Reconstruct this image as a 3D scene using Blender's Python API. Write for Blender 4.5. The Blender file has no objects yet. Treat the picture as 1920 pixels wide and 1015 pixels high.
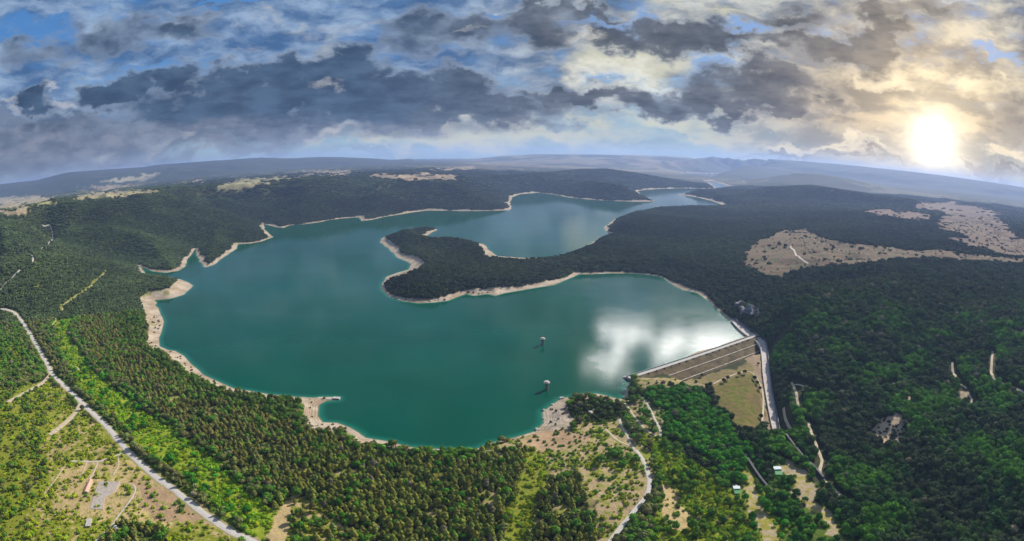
import bpy, bmesh, math, random
import numpy as np
from math import radians as R
sc = bpy.context.scene
COL = sc.collection
rng = np.random.default_rng(7)
random.seed(7)

# ---------------------------------------------------------------- camera
FOC, CAM_H = 1100.0, 420.0                     # fisheye focal length (photo pixels), metres above the lake
PITCH = 2 * math.asin((507.5 - 290) / 2 / FOC)
cam = bpy.data.cameras.new('camera')
cam_o = bpy.data.objects.new('camera', cam); COL.objects.link(cam_o); sc.camera = cam_o
cam_o.location = (0, 0, CAM_H); cam_o.rotation_euler = (math.pi / 2 - PITCH, 0, 0)
cam.type = 'PANO'; cam.panorama_type = 'FISHEYE_EQUISOLID'
cam.sensor_width = 36; cam.sensor_fit = 'HORIZONTAL'
cam.fisheye_lens = FOC * 36 / 1920; cam.fisheye_fov = math.pi
cam.clip_start = 1.0; cam.clip_end = 120000

def pdir(px, py):
    """Direction of the view through a point of the photograph."""
    px = np.asarray(px, float); py = np.asarray(py, float)
    x = px - 960; y = 507.5 - py; r = np.hypot(x, y) + 1e-9
    th = 2 * np.arcsin(np.clip(r / 2 / FOC, 0, 1))
    cx, cy, cz = x / r * np.sin(th), y / r * np.sin(th), np.cos(th)
    return cx, cz * math.cos(PITCH) + cy * math.sin(PITCH), cy * math.cos(PITCH) - cz * math.sin(PITCH)

def azel(px, py):
    x, y, z = pdir(px, py)
    return np.arctan2(x, y), np.arcsin(z)

def topix(X, Y, Z):
    dx, dy, dz = np.asarray(X, float), np.asarray(Y, float), np.asarray(Z, float) - CAM_H
    n = np.sqrt(dx * dx + dy * dy + dz * dz) + 1e-9
    dx, dy, dz = dx / n, dy / n, dz / n
    up = dy * math.sin(PITCH) + dz * math.cos(PITCH); cz = dy * math.cos(PITCH) - dz * math.sin(PITCH)
    th = np.arccos(np.clip(cz, -1, 1)); r = 2 * FOC * np.sin(th / 2); m = np.hypot(dx, up) + 1e-9
    return 960 + dx / m * r, 507.5 - up / m * r

def flat(px, py, z=0.0):
    """Where the view through a photo point meets the level z."""
    x, y, w = pdir(px, py)
    t = (np.asarray(z) - CAM_H) / np.minimum(w, -0.004)
    return x * t, y * t

# ---------------------------------------------------------------- node helper
class NT:
    def __init__(s, tree): s.t = tree; s.n = tree.nodes; s.l = tree.links
    def node(s, typ, **kw):
        n = s.n.new(typ)
        for k, v in kw.items(): setattr(n, k, v)
        return n
    def put(s, sock, v):
        if isinstance(v, bpy.types.NodeSocket): s.l.new(v, sock)
        elif v is not None: sock.default_value = v
    def m(s, op, a, b=None, c=None, clamp=False):
        n = s.node('ShaderNodeMath', operation=op, use_clamp=clamp)
        for i, v in enumerate((a, b, c)):
            if v is not None: s.put(n.inputs[i], v)
        return n.outputs[0]
    def v(s, op, a, b=None, sc_=None):
        n = s.node('ShaderNodeVectorMath', operation=op)
        s.put(n.inputs[0], a)
        if b is not None: s.put(n.inputs[1], b)
        if sc_ is not None: s.put(n.inputs['Scale'], sc_)
        return n.outputs['Value' if op in ('LENGTH', 'DOT_PRODUCT', 'DISTANCE') else 'Vector']
    def xyz(s, x, y, z=0.0):
        n = s.node('ShaderNodeCombineXYZ')
        for i, v in enumerate((x, y, z)): s.put(n.inputs[i], v)
        return n.outputs[0]
    def sep(s, v):
        n = s.node('ShaderNodeSeparateXYZ'); s.put(n.inputs[0], v); return n.outputs
    def noise(s, vec, scale, detail=5, rough=0.55, dist=0.0, out='Fac', lac=2.0, dim='3D'):
        n = s.node('ShaderNodeTexNoise', noise_dimensions=dim)
        s.put(n.inputs['Vector'], vec)
        for k, v in (('Scale', scale), ('Detail', detail), ('Roughness', rough), ('Distortion', dist), ('Lacunarity', lac)): s.put(n.inputs[k], v)
        return n.outputs[out]
    def ss(s, v, a, b, lo=0.0, hi=1.0, mode='SMOOTHSTEP'):
        n = s.node('ShaderNodeMapRange', interpolation_type=mode)
        for i, x in enumerate((v, a, b, lo, hi)): s.put(n.inputs[i], x)
        return n.outputs[0]
    def mix(s, f, a, b, mode='MIX'):
        n = s.node('ShaderNodeMix', data_type='RGBA', blend_type=mode)
        for k, v in ((0, f), (6, a), (7, b)):
            if isinstance(v, tuple) and len(v) == 3: v = (*v, 1)
            s.put(n.inputs[k], v)
        return n.outputs[2]
    def attr(s, name, out='Fac'):
        return s.node('ShaderNodeAttribute', attribute_name=name).outputs[out]

# ---------------------------------------------------------------- sky and sun
SUN_AZ, SUN_EL = R(43), R(31)                  # as the shadows of the intake towers fall
world = bpy.data.worlds.new('World'); sc.world = world; world.use_nodes = True
def build_world():
    world.node_tree.nodes.clear(); q = NT(world.node_tree)
    out = q.node('ShaderNodeOutputWorld'); bg = q.node('ShaderNodeBackground'); bg.inputs[1].default_value = 0.1
    q.l.new(bg.outputs[0], out.inputs[0])
    sky = q.node('ShaderNodeTexSky', sky_type='NISHITA'); sky.sun_disc = False
    sky.sun_elevation = SUN_EL; sky.sun_rotation = SUN_AZ; sky.altitude = 400
    d = q.node('ShaderNodeTexCoord').outputs['Generated']
    x, y, z = q.sep(d)[:3]
    az = q.m('ARCTAN2', x, y); el = q.m('ARCSINE', z)
    zc = q.m('ADD', q.m('MAXIMUM', z, 0.0), 0.16)
    P = q.xyz(q.m('DIVIDE', x, zc), q.m('DIVIDE', y, zc), 0.0)
    A = q.xyz(az, el, 0.0)
    # clouds drawn out level: coarse warps of the direction
    w1 = q.noise(q.v('MULTIPLY', A, (1, 1.7, 1)), 7.0, 6, 0.6, out='Color')
    w2 = q.noise(q.v('MULTIPLY', A, (1, 1.5, 1)), 24.0, 5, 0.55, out='Color')
    W = q.v('ADD', A, q.v('SCALE', q.v('SUBTRACT', w1, (.5, .5, .5)), sc_=0.16))
    W = q.v('ADD', W, q.v('SCALE', q.v('SUBTRACT', w2, (.5, .5, .5)), sc_=0.065))
    W = q.v('MULTIPLY', W, (1, 1, 0))
    W1 = q.v('MULTIPLY', q.v('ADD', A, q.v('SCALE', q.v('SUBTRACT', w1, (.5, .5, .5)), sc_=0.07)), (1, 1, 0))
    def blobs(lst, src, ready=False):
        tot = None
        for px, py, hw, hh, wt in lst:
            a, e = (px, py) if ready else azel(px, py)
            L = q.v('LENGTH', q.v('MULTIPLY', q.v('SUBTRACT', src, (float(a), float(e), 0)), (FOC / hw, FOC / hh, 0)))
            b = q.ss(L, 1.5, 0.35, 0.0, wt)
            tot = b if tot is None else q.m('MAXIMUM', tot, b)
        return tot
    n_big = q.noise(P, 1.6, 6, 0.55)
    n_mid = q.noise(q.v('ADD', P, (7, 3, 0)), 3.4, 6, 0.55)
    n_fin = q.noise(q.v('MULTIPLY', A, (1, 2.2, 1)), 20.0, 8, 0.58)
    n_str = q.noise(q.v('MULTIPLY', W1, (1, 3.0, 1)), 9.0, 7, 0.56)
    K = 7.2
    n_soft = q.noise(q.v('MULTIPLY', A, (1, 1.8, 1)), 15.0, 4, 0.5)
    n_dk = q.m('ADD', q.m('MULTIPLY', n_soft, 0.72), q.m('MULTIPLY', n_fin, 0.28))
    def c(r, g, b): return (r * K, g * K, b * K, 1)
    sv = pdir(1750, 262)
    cosd = q.v('DOT_PRODUCT', d, tuple(float(t) for t in sv))
    ang = q.m('ARCCOSINE', q.m('MINIMUM', cosd, 0.99999))
    near = q.ss(ang, 0.40, 0.05)                                   # warm side of the sky
    # clear sky, deeper overhead and pale towards the horizon
    clear = q.mix(q.ss(el, 0.0, 0.16, 0.9, 0.8), sky.outputs[0], c(.035, .20, .54))
    clear = q.mix(q.ss(el, 0.20, 0.01), clear, c(.40, .56, .62))
    # high broken sheet
    shade = q.ss(q.m('ADD', q.m('MULTIPLY', n_str, 0.75), q.m('MULTIPLY', n_fin, 0.25)), 0.38, 0.66)
    greyc = q.mix(near, q.mix(q.ss(az, -0.15, 0.2), c(.055, .135, .30), c(.10, .155, .24)), c(.36, .30, .24))
    litc = q.mix(near, q.mix(q.ss(az, -0.15, 0.2), c(.32, .45, .64), c(.66, .67, .62)), c(1.0, .82, .54))
    sheet = q.mix(shade, greyc, litc)
    gaps = blobs([(60, 50, 110, 26, .5), (270, 130, 120, 14, .5), (430, 10, 70, 10, .6), (560, 135, 80, 12, .3), (1140, 30, 90, 16, .6), (1240, 150, 120, 20, .62), (1110, 145, 40, 10, .55),
                  (1480, 170, 60, 10, .5), (1395, 50, 60, 16, .6), (1340, 120, 40, 24, .5), (1000, 190, 50, 10, .5), (1880, 90, 60, 12, .4), (760, 150, 50, 10, .3), (930, 10, 50, 10, .5)], W)
    cover = q.ss(q.m('SUBTRACT', q.m('ADD', q.m('MULTIPLY', n_big, 0.55), q.m('MULTIPLY', n_fin, 0.45)), q.m('MULTIPLY', gaps, 0.45)), 0.27, 0.52)
    low = q.ss(el, 0.045, 0.095)
    col = q.mix(q.m('MULTIPLY', cover, q.m('MAXIMUM', low, 0.35)), clear, sheet)
    # cream light under the bank
    cream = blobs([(900, 245, 330, 34, .9), (1280, 235, 130, 22, .9), (1120, 255, 120, 24, .6), (650, 245, 60, 18, .75), (1180, 110, 140, 55, .95), (600, 265, 30, 10, .6), (1530, 275, 150, 12, .9), (115, 180, 40, 18, .8), (15, 205, 30, 14, .6),
                   (1660, 130, 120, 30, .9), (1860, 150, 90, 40, .9), (1330, 20, 200, 26, .6), (1890, 280, 60, 18, 1), (620, 80, 80, 26, .45), (520, 48, 60, 12, .4), (200, 300, 70, 12, .4), (150, 270, 40, 12, .3)], W)
    crm = q.ss(q.m('ADD', cream, q.m('MULTIPLY', q.m('SUBTRACT', n_dk, 0.5), 2.2)), 0.22, 1.1)
    creamc = q.mix(near, q.mix(q.ss(az, -0.75, -0.1), c(.44, .46, .52), c(.68, .66, .50)), c(1.25, 1.02, .66))
    col = q.mix(q.m('MULTIPLY', crm, 0.85), col, creamc)
    # grey veil low on the left
    veil = blobs([(120, 290, 330, 50, .95), (420, 270, 230, 28, .8), (60, 240, 200, 40, .8), (700, 282, 160, 12, .5)], W)
    vv = q.ss(q.m('ADD', veil, q.m('MULTIPLY', q.m('SUBTRACT', n_str, 0.5), 1.0)), 0.30, 0.95)
    col = q.mix(q.m('MULTIPLY', vv, 0.8), col, q.mix(n_mid, c(.115, .145, .215), c(.22, .255, .33)))
    # warm haze round the sun
    beige = blobs([(1700, 230, 300, 110, .9), (1850, 210, 120, 80, .6), (1450, 240, 120, 40, .5)], W)
    col = q.mix(q.m('MULTIPLY', beige, q.m('SUBTRACT', 0.95, q.m('MULTIPLY', crm, 0.6))), col, q.mix(q.ss(n_str, .4, .62), c(.27, .225, .17), c(.72, .55, .34)))
    # the dark bank and the dark rags above it
    dark = blobs([(560, 190, 430, 52, 1), (250, 160, 130, 34, 1), (430, 150, 100, 46, 1), (560, 130, 80, 52, 1), (650, 135, 95, 58, 1), (860, 165, 80, 50, 1), (800, 210, 330, 34, .95), (1080, 185, 120, 26, 1),
                  (120, 225, 110, 34, .85), (60, 190, 50, 18, .8), (1180, 60, 110, 36, .95), (1290, 66, 90, 40, .95), (1010, 45, 110, 60, .8), (850, 55, 170, 60, .75), (250, 50, 200, 40, .7), (60, 100, 120, 30, .6), (1060, 10, 160, 16, .8),
                  (1570, 95, 120, 40, .9), (1650, 60, 90, 44, .9), (1420, 165, 160, 50, .92), (1330, 195, 150, 30, .9), (1440, 85, 130, 26, .85), (1250, 200, 180, 24, .85), (1470, 205, 160, 24, .85), (1700, 20, 170, 22, .7), (1500, 30, 150, 26, .7),
                  (1480, 284, 120, 8, .8), (1650, 305, 160, 9, .85), (1850, 318, 130, 10, .85), (1900, 200, 60, 60, .7), (1800, 105, 130, 16, .55)], W)
    dk = q.ss(q.m('ADD', dark, q.m('MULTIPLY', q.m('SUBTRACT', n_dk, 0.5), 1.5)), 0.26, 0.86)
    inner = q.ss(q.m('ADD', q.m('MULTIPLY', n_mid, 0.55), q.m('MULTIPLY', n_fin, 0.45)), 0.36, 0.64)
    dcol = q.mix(q.ss(az, -0.30, 0.15), q.mix(inner, c(.026, .054, .108), c(.070, .125, .215)), q.mix(inner, c(.048, .062, .088), c(.125, .145, .18)))
    dcol = q.mix(near, dcol, q.mix(inner, c(.12, .11, .105), c(.34, .285, .225)))
    edge = q.m('MULTIPLY', q.m('MULTIPLY', dk, q.m('SUBTRACT', 1.0, dk)), 2.2)
    col = q.mix(q.m('MULTIPLY', dk, q.ss(el, 0.015, 0.06, 0.55, 0.95)), col, dcol)
    col = q.mix(q.m('MULTIPLY', edge, 0.35), col, q.mix(near, c(.50, .56, .64), c(1.1, .9, .6)))
    # mauve grey fall-streaks blurring the foot of the bank
    foot = blobs([(330, 252, 330, 34, .9), (700, 244, 330, 18, .85), (80, 275, 220, 60, .9), (180, 320, 260, 26, .75), (1000, 222, 160, 10, .5)], W1)
    ft = q.ss(q.m('ADD', foot, q.m('MULTIPLY', q.m('SUBTRACT', n_str, 0.5), 1.3)), 0.25, 1.05)
    col = q.mix(q.m('MULTIPLY', ft, 0.85), col, q.mix(q.ss(n_fin, .35, .65), q.mix(q.ss(az, -.3, 0), c(.105, .135, .205), c(.16, .17, .195)), c(.235, .26, .335)))
    lit2 = blobs([(330, 262, 70, 16, .55), (640, 247, 70, 15, .7), (215, 290, 60, 14, .45), (625, 170, 26, 14, .7), (420, 288, 80, 6, .5), (120, 178, 28, 16, .8), (20, 205, 26, 12, .6), (1150, 130, 110, 30, .75), (1215, 165, 70, 16, .7), (1100, 60, 60, 14, .6), (890, 60, 60, 8, .4), (640, 45, 90, 16, .5), (470, 70, 60, 10, .45)], W)
    l2 = q.ss(q.m('ADD', lit2, q.m('MULTIPLY', q.m('SUBTRACT', n_dk, 0.5), 1.5)), 0.2, 1.15)
    col = q.mix(q.m('MULTIPLY', l2, 0.75), col, q.mix(q.ss(az, -.3, 0), c(.60, .60, .62), c(1.0, .98, .86)))
    # the bright towering cloud above the frame that the water by the dam mirrors, with its gap
    def mirrored(lst):                                             # written where the water mirrors them
        o = []
        for px, py, hw, hh, wt in lst:
            a, e = azel(px, py); o.append((float(a), -float(e), hw, hh, wt))
        return o
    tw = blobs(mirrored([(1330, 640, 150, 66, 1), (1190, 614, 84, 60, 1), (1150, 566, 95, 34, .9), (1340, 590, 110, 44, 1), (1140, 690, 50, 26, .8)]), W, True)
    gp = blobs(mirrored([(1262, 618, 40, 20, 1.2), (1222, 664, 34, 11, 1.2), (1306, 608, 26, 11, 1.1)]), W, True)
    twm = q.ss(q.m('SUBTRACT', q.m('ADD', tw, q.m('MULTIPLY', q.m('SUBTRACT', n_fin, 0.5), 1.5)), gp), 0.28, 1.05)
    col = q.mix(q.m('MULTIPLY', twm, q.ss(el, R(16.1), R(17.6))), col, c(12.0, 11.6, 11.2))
    # the sun behind the thin cloud
    def add(f, cc):
        nonlocal col
        col = q.mix(1.0, col, q.mix(f, (0, 0, 0), cc), 'ADD')
    wob = q.m('ADD', ang, q.m('MULTIPLY', q.m('SUBTRACT', n_fin, 0.5), 0.05))
    def lor(v, w, p):
        t = q.m('DIVIDE', v, w); return q.m('POWER', q.m('DIVIDE', 1.0, q.m('ADD', 1.0, q.m('MULTIPLY', t, t))), p)
    add(lor(q.m('MAXIMUM', wob, 0.0), 0.19, 1.8), c(.26, .18, .07))
    add(lor(q.m('MAXIMUM', wob, 0.0), 0.065, 1.9), c(.85, .75, .50))
    add(lor(ang, 0.025, 1.7), c(2.6, 2.5, 2.2))
    # below the horizon: dull ground tone
    col = q.mix(q.ss(el, -0.01, -0.06), col, c(.16, .18, .20))
    q.l.new(col, bg.inputs[0])
build_world(); world.cycles.sampling_method = 'MANUAL'; world.cycles.sample_map_resolution = 512
sun = bpy.data.lights.new('sun', 'SUN'); sun.energy = 5.0; sun.angle = R(0.5); sun.color = (1.0, 0.93, 0.82)
sun_o = bpy.data.objects.new('sun', sun); COL.objects.link(sun_o)
sun_o.rotation_euler = (math.pi / 2 - SUN_EL, 0, math.pi - SUN_AZ)   # light travels from azimuth SUN_AZ towards the camera
vs = sc.view_settings
vs.view_transform = 'Standard'; vs.look = 'None'; vs.exposure = 0.48; vs.gamma = 1.0; vs.use_curve_mapping = False
sc.cycles.use_denoising = True
sc.cycles.max_bounces = 6; sc.cycles.diffuse_bounces = 2; sc.cycles.volume_bounces = 1; sc.cycles.transparent_max_bounces = 4
# ---------------------------------------------------------------- shape of the land
WATER = [(297,578),(288,563),(321,560),(345,553),(362,536),(355,531),(338,524),(310,522),(285,520),(268,507),(262,499.5),(273,503),(288,509.6),(311,512),(335,508),(348,499.5),(352,486),(363,473),(367,466),
 (368.4,479.5),(378,493),(383.5,502),(398.5,498),(415,486),(432,474),(445,466),(447,458),(469,457),(489,453.7),(512,445),(504,437.6),(496,431),(494,419),(502,422.5),(516,426),(532,427.5),(544,422.5),(569,421),(596,417.5),(620,412.5),(640,410),
 (673,407.5),(677,415),(697,412.5),(720,407),(750,402.4),(781,397.4),(801,394.7),(854,395.7),(894,396),(955,394.7),(960,391.4),(956.5,384),(956.5,377.3),(963,369),(978,364),(1005,361.6),(1035,364.6),(1065,370.6),(1109,374.6),(1136,376.3),(1182,378),(1229,378),(1219,372.3),(1203,365.6),(1196,358),
 (1216,355.5),(1243,354),(1280,353),(1344,354.5),(1340,350),(1330,342),(1313,340.5),(1335,339),(1360,347),(1374,350.5),(1364,354),(1340,357),(1313,362),(1283,364.5),(1266,365),(1283,366.5),(1300,369),(1330,376),(1357,385),(1350,388),(1313,390),(1280,390),
 (1256,391),(1223,394),(1203,396.7),(1169,404),(1152,411),(1147,416),(1132,427.5),(1136,434),(1159,440),(1139,441),(1122,446),(1112,454),(1099,462.7),(1072,471),(1042,481),(1015,487),(988,488.5),(955,486),(931,479.4),(914.6,467.7),(906,457.7),(894.5,456),(881,453),(854,451.7),(827.5,453),(811,449),(799,443),(821,431),(814,429),(801,429),(784,429),(757,436),
 (730,442.6),(715,447.6),(712,454),(730,467.7),(744,483),(764,491),(770.6,496),(765.6,506),(744,512),(723.7,519.6),(717,531),(717,544.7),(730,556.5),(754,565),(784,569),(814,567.5),(841,564),(874,551.4),(888,555),(914.6,551.4),(928,555),(968,546.4),(1005,540),(1038.5,534.7),(1062,524.7),(1085,514.6),(1109,514.6),(1142,513),(1179,513),(1209,514.6),
 (1239.5,519.6),(1253,529.7),(1280,544),(1307,549.8),(1330,566.5),(1341.7,577.7),(1356.5,592.5),(1371,604),(1380,620.6),(1395,632),(1217,694.5),(1191,708),(1174.7,728.5),(1168.8,749),(1149.6,746),(1133,741),(1116,738),(1098,740),(1080,743),(1053,747),(1036,759),(1017,773),(1019.4,793),(1004,809),(963.4,821),(918.6,831),(896,841.5),(865,844.6),(811,841.5),(761.7,838),(735,829),
 (685.5,821),(672,811),(656.4,802),(631.7,793),(605,792),(596,779.6),(598,759.5),(606,755),(614,751.5),(634,750.5),(635,746),(621,744.5),(605,744.5),(587,746),(551,744),(502,739),(466,732.5),(441.5,730),(412,717),(381,703),(358.6,683),(345,667.6),(329.5,658.6),(314,656),(299.5,649.6),(298,634),(305,614),(305,596)]
ARMS = [[(1262,325),(1290,324),(1330,326),(1376,325.5),(1374,327.5),(1340,329),(1330,331),(1338,333.5),(1320,334),(1290,331),(1262,328.5)],
        [(1394,340),(1412,341),(1425,345.5),(1405,345.5)]]

def inside(x, y, P):
    x = np.asarray(x, np.float32); y = np.asarray(y, np.float32); P = np.asarray(P, np.float32)
    c = np.zeros(x.shape, bool)
    lo, hi = P.min(0), P.max(0)
    k = np.nonzero((x >= lo[0]) & (x <= hi[0]) & (y >= lo[1]) & (y <= hi[1]))[0]
    xs, ys = x[k], y[k]; cc = np.zeros(len(k), bool)
    for (x0, y0), (x1, y1) in zip(P, np.roll(P, -1, 0)):
        if y0 == y1: continue
        cc ^= ((y0 > ys) != (y1 > ys)) & (xs < (x1 - x0) * (ys - y0) / (y1 - y0) + x0)
    c[k] = cc
    return c

def dist_poly(x, y, P, closed=True, vals=None):
    """Distance to a polyline (and the value carried along it)."""
    x = np.asarray(x, np.float32); y = np.asarray(y, np.float32)
    P = np.asarray(P, np.float32); Q = np.roll(P, -1, 0) if closed else P[1:]
    P0 = P if closed else P[:-1]
    best = np.full(x.shape, 1e18, np.float32); bv = np.zeros(x.shape, np.float32)
    V = None if vals is None else np.asarray(vals, np.float32)
    for i, (a, b) in enumerate(zip(P0, Q)):
        d = b - a; L = max(float(d @ d), 1e-9)
        t = np.clip(((x - a[0]) * d[0] + (y - a[1]) * d[1]) / L, 0, 1)
        q = (x - a[0] - t * d[0]) ** 2 + (y - a[1] - t * d[1]) ** 2
        if V is not None:
            m = q < best; bv[m] = (V[i] + t * (V[i + 1] - V[i]))[m]
        np.minimum(best, q, out=best)
    return (np.sqrt(best), bv) if V is not None else np.sqrt(best)

def densify(P, wob=0.0, step=40.0, seed=3):
    """Break a traced shore into short uneven reaches."""
    g = np.random.default_rng(seed); out = []
    P = np.asarray(P, float)
    for a, b in zip(P, np.roll(P, -1, 0)):
        L = np.hypot(*(b - a)); n = int(min(6, max(1, L // step))); nrm = np.array([-(b - a)[1], (b - a)[0]]) / (L + 1e-9)
        for k in range(n):
            t = k / n; o = 0 if k == 0 else g.normal(0, wob * L / n)
            out.append(a + (b - a) * t + nrm * o)
    return np.array(out)
Wp = densify(np.stack(flat(*np.array(WATER, float).T), 1), 0.06)
Ap = [np.stack(flat(*np.array(a, float).T), 1) for a in ARMS]

def sdist(x, y):
    s = dist_poly(x, y, Wp); s = np.where(inside(x, y, Wp), -s, s)
    for a in Ap:
        q = dist_poly(x, y, a); q = np.where(inside(x, y, a), -q, q); s = np.minimum(s, q)
    return s

# --- noise
_perm = np.random.default_rng(11).permutation(4096)
def perlin(x, y, seed=0):
    xi = np.floor(x).astype(np.int64); yi = np.floor(y).astype(np.int64); xf = x - xi; yf = y - yi
    def grad(ix, iy, dx, dy):
        h = _perm[(_perm[(ix + seed * 131) & 4095] + iy) & 4095] * (2 * np.pi / 4096)
        return np.cos(h) * dx + np.sin(h) * dy
    u = xf ** 3 * (xf * (xf * 6 - 15) + 10); v = yf ** 3 * (yf * (yf * 6 - 15) + 10)
    a = grad(xi, yi, xf, yf); b = grad(xi + 1, yi, xf - 1, yf); c = grad(xi, yi + 1, xf, yf - 1); d = grad(xi + 1, yi + 1, xf - 1, yf - 1)
    return 1.5 * (a + u * (b - a) + v * (c - a) + u * v * (a - b - c + d))
def fbm(x, y, wl, octv=4, seed=0, gain=0.5):
    t = 0; a = 1; n = 0
    for k in range(octv):
        t = t + a * perlin(x / wl + 17.3 * k, y / wl - 9.1 * k, seed + k); n += a; a *= gain; wl = wl / 2.03
    return t / n
def sstep(x, a, b):
    t = np.clip((x - a) / (b - a), 0, 1); return t * t * (3 - 2 * t)

# --- dam geometry
DAM_Z = 5.0; DAM_M = 2.2
D1 = np.array(flat(1411, 634, DAM_Z)); D2 = np.array(flat(1192, 707, DAM_Z))
DT = (D2 - D1) / np.hypot(*(D2 - D1)); DN = np.array([DT[1], -DT[0]])       # along the crest, downstream
if DN @ D1 > 0: DN = -DN
DLEN = float(np.hypot(*(D2 - D1)))
def face(px, py):
    d = np.array(pdir(px, py)); s = (D1 @ DN + DAM_M * (DAM_Z - CAM_H)) / (d[:2] @ DN + DAM_M * d[2])
    return d * s + np.array([0, 0, CAM_H])

# --- spillway edges (photo x, y, floor height)
def smooth_line(P, step):
    """Catmull-Rom through the points, resampled about every `step` metres."""
    P = np.asarray(P, float); P = np.vstack([2 * P[0] - P[1], P, 2 * P[-1] - P[-2]]); out = []
    for i in range(1, len(P) - 2):
        a, b, c, d = P[i - 1:i + 3]; n = max(2, int(np.hypot(*(c - b)[:2]) / step))
        for t in np.arange(n) / n: out.append(.5 * (2 * b + (c - a) * t + (2 * a - 5 * b + 4 * c - d) * t * t + (3 * b - a - 3 * c + d) * t ** 3))
    out.append(P[-2]); return np.array(out)

SPL = [(1371,603,2.5),(1383,616,2.5),(1398,629,2),(1417,641,0),(1425,652,-2),(1428,670,-5),(1430,700,-11),(1434,730,-17),(1440,765,-22),(1447,800,-26),(1453,828,-29)]
SPR = [(1377,600,3),(1392,611,3),(1412,624,2),(1430,634,0),(1437,648,-2),(1440,668,-5),(1443,700,-11),(1447,730,-17),(1453,765,-22),(1460,800,-26),(1467,832,-29)]
def wpts(L): 
    L = np.array(L, float); x, y = flat(L[:, 0], L[:, 1], L[:, 2]); return np.c_[x, y, L[:, 2]]
SL, SRr = smooth_line(wpts(SPL), 9), smooth_line(wpts(SPR), 9)
def resamp(P, n):
    d = np.r_[0, np.cumsum(np.linalg.norm(np.diff(P, axis=0), axis=1))]; t = np.linspace(0, d[-1], n); return np.stack([np.interp(t, d, P[:, k]) for k in range(3)], 1)
SL, SRr = resamp(SL, 70), resamp(SRr, 70)

# --- heights one can read off the photograph: (photo x, photo y, metres above the lake)
CTRL = [(0,1015,20),(150,1000,18),(300,960,16),(450,1000,12),(100,880,22),(250,850,17),(0,850,34),(0,740,48),(100,700,28),(180,770,22),(40,610,46),(120,600,36),(200,640,24),(230,560,24),(0,580,66),
 (350,800,14),(450,850,11),(560,900,10),(700,950,9),(850,950,9),(1000,900,8),(1000,1010,7),(1150,950,7),(1250,900,5),(1100,800,7),(1200,800,7),(1230,745,9),(1200,735,7),(1240,780,6),
 (1345,745,-28),(1380,722,-28),(1408,712,-27),(1380,770,-29),(1415,800,-30),(1440,840,-31),(1475,900,-32),(1505,930,-33),(1540,980,-34),(1580,1012,-34),(1395,845,-28),(1435,915,-28),(1420,760,-29),
 (1290,735,3),(1265,720,8),(1330,800,-17),(1370,880,-17),(1400,940,-18),(1440,1000,-22),(1280,820,2),(1320,900,-1),(1360,1000,-5),(1320,760,-14),(1300,780,-6),
 (1450,640,22),(1470,700,12),(1480,760,-4),(1485,830,-20),(1530,900,-26),(1570,940,-29),(1620,1000,-31),(1520,800,-6),(1600,850,-4),(1550,720,20),(1650,800,14),(1700,900,4),(1700,1000,-8),(1850,1000,6),(1800,850,26),(1900,900,34),(1910,700,80),(1750,700,46),(1600,620,70),(1480,600,58),(1440,600,36),(1412,575,34),(1500,550,96),(1650,550,112),(1800,560,120),(1910,560,128),
 (1395,480,70),(1450,455,84),(1550,470,112),(1700,490,122),(1850,480,134),(1910,430,150),(1750,420,128),(1650,400,118),
 (1300,470,40),(1380,520,52),(1300,420,46),(1220,430,36),(1200,500,24),(1450,428,56),(1250,405,22),(1280,396,12),(1330,396,12),(1370,399,16),(1410,410,34),(1500,410,70),(1440,388,36),(1400,380,40),(1340,383,6),
 (1000,510,24),(1100,495,28),(880,490,20),(780,460,18),(800,530,26),(900,520,26),(1180,470,36),
 (300,480,58),(330,440,105),(250,450,105),(200,420,190),(150,450,150),(100,480,125),(50,430,215),(0,480,160),(20,540,100),(150,520,66),(210,500,46),(420,440,105),(450,420,145),(380,400,190),(300,390,225),(550,390,150),(600,370,190),(500,380,200),(700,380,140),(700,360,210),(850,370,140),(850,355,200),(930,360,120),(1000,345,170),(1100,350,150),(1150,345,170),(-150,600,90),(-200,480,200),(2050,500,150),(2100,700,110)]
_cp = np.array(CTRL, float); _cx, _cy = flat(_cp[:, 0], _cp[:, 1], _cp[:, 2])
_ca, _cr, _cz = np.arctan2(_cx, _cy), np.log(np.hypot(_cx, _cy)), _cp[:, 2]
# the ground follows the left and lower edge of the dam's face
_ex = []
for px, py in ((1200, 708), (1225, 707.5), (1249, 708.5), (1286, 712.5), (1312, 719)):
    p = face(px, py); g = p[:2] + DT * 22; h = p[:2] - DT * 25
    _ex += [(p[0], p[1], p[2] + .5), (g[0], g[1], p[2] + 8), (h[0], h[1], p[2] - 9)]
for a in (30, 120, 220):
    for b, zz in ((25, -24), (48, -28)):
        p = D1 + DT * a + DN * b; _ex.append((p[0], p[1], zz))
_ex = np.array(_ex)
_ca = np.r_[_ca, np.arctan2(_ex[:, 0], _ex[:, 1])]; _cr = np.r_[_cr, np.log(np.hypot(_ex[:, 0], _ex[:, 1]))]; _cz = np.r_[_cz, _ex[:, 2]]
for deg in range(-180, 180, 15):                                # plains farther out, land beside and behind the camera
    for r, zz in ((9500, 150), (14000, 170), (24000, 200)):
        if 8 < deg < 32 and r < 15000: zz = 45
        _ca = np.append(_ca, R(deg)); _cr = np.append(_cr, math.log(r)); _cz = np.append(_cz, zz)
    if abs(deg) > 60:
        for r, zz in ((150, 12), (600, 25), (2500, 110)):
            _ca = np.append(_ca, R(deg)); _cr = np.append(_cr, math.log(r)); _cz = np.append(_cz, zz)
_ca = np.append(_ca, [0, -.4, .4]); _cr = np.append(_cr, [math.log(250)] * 3); _cz = np.append(_cz, [9, 12, 6])
def _phi(a, r): return np.sqrt((a[:, None] - _ca) ** 2 + (r[:, None] - _cr) ** 2 + 0.0004)
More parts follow.
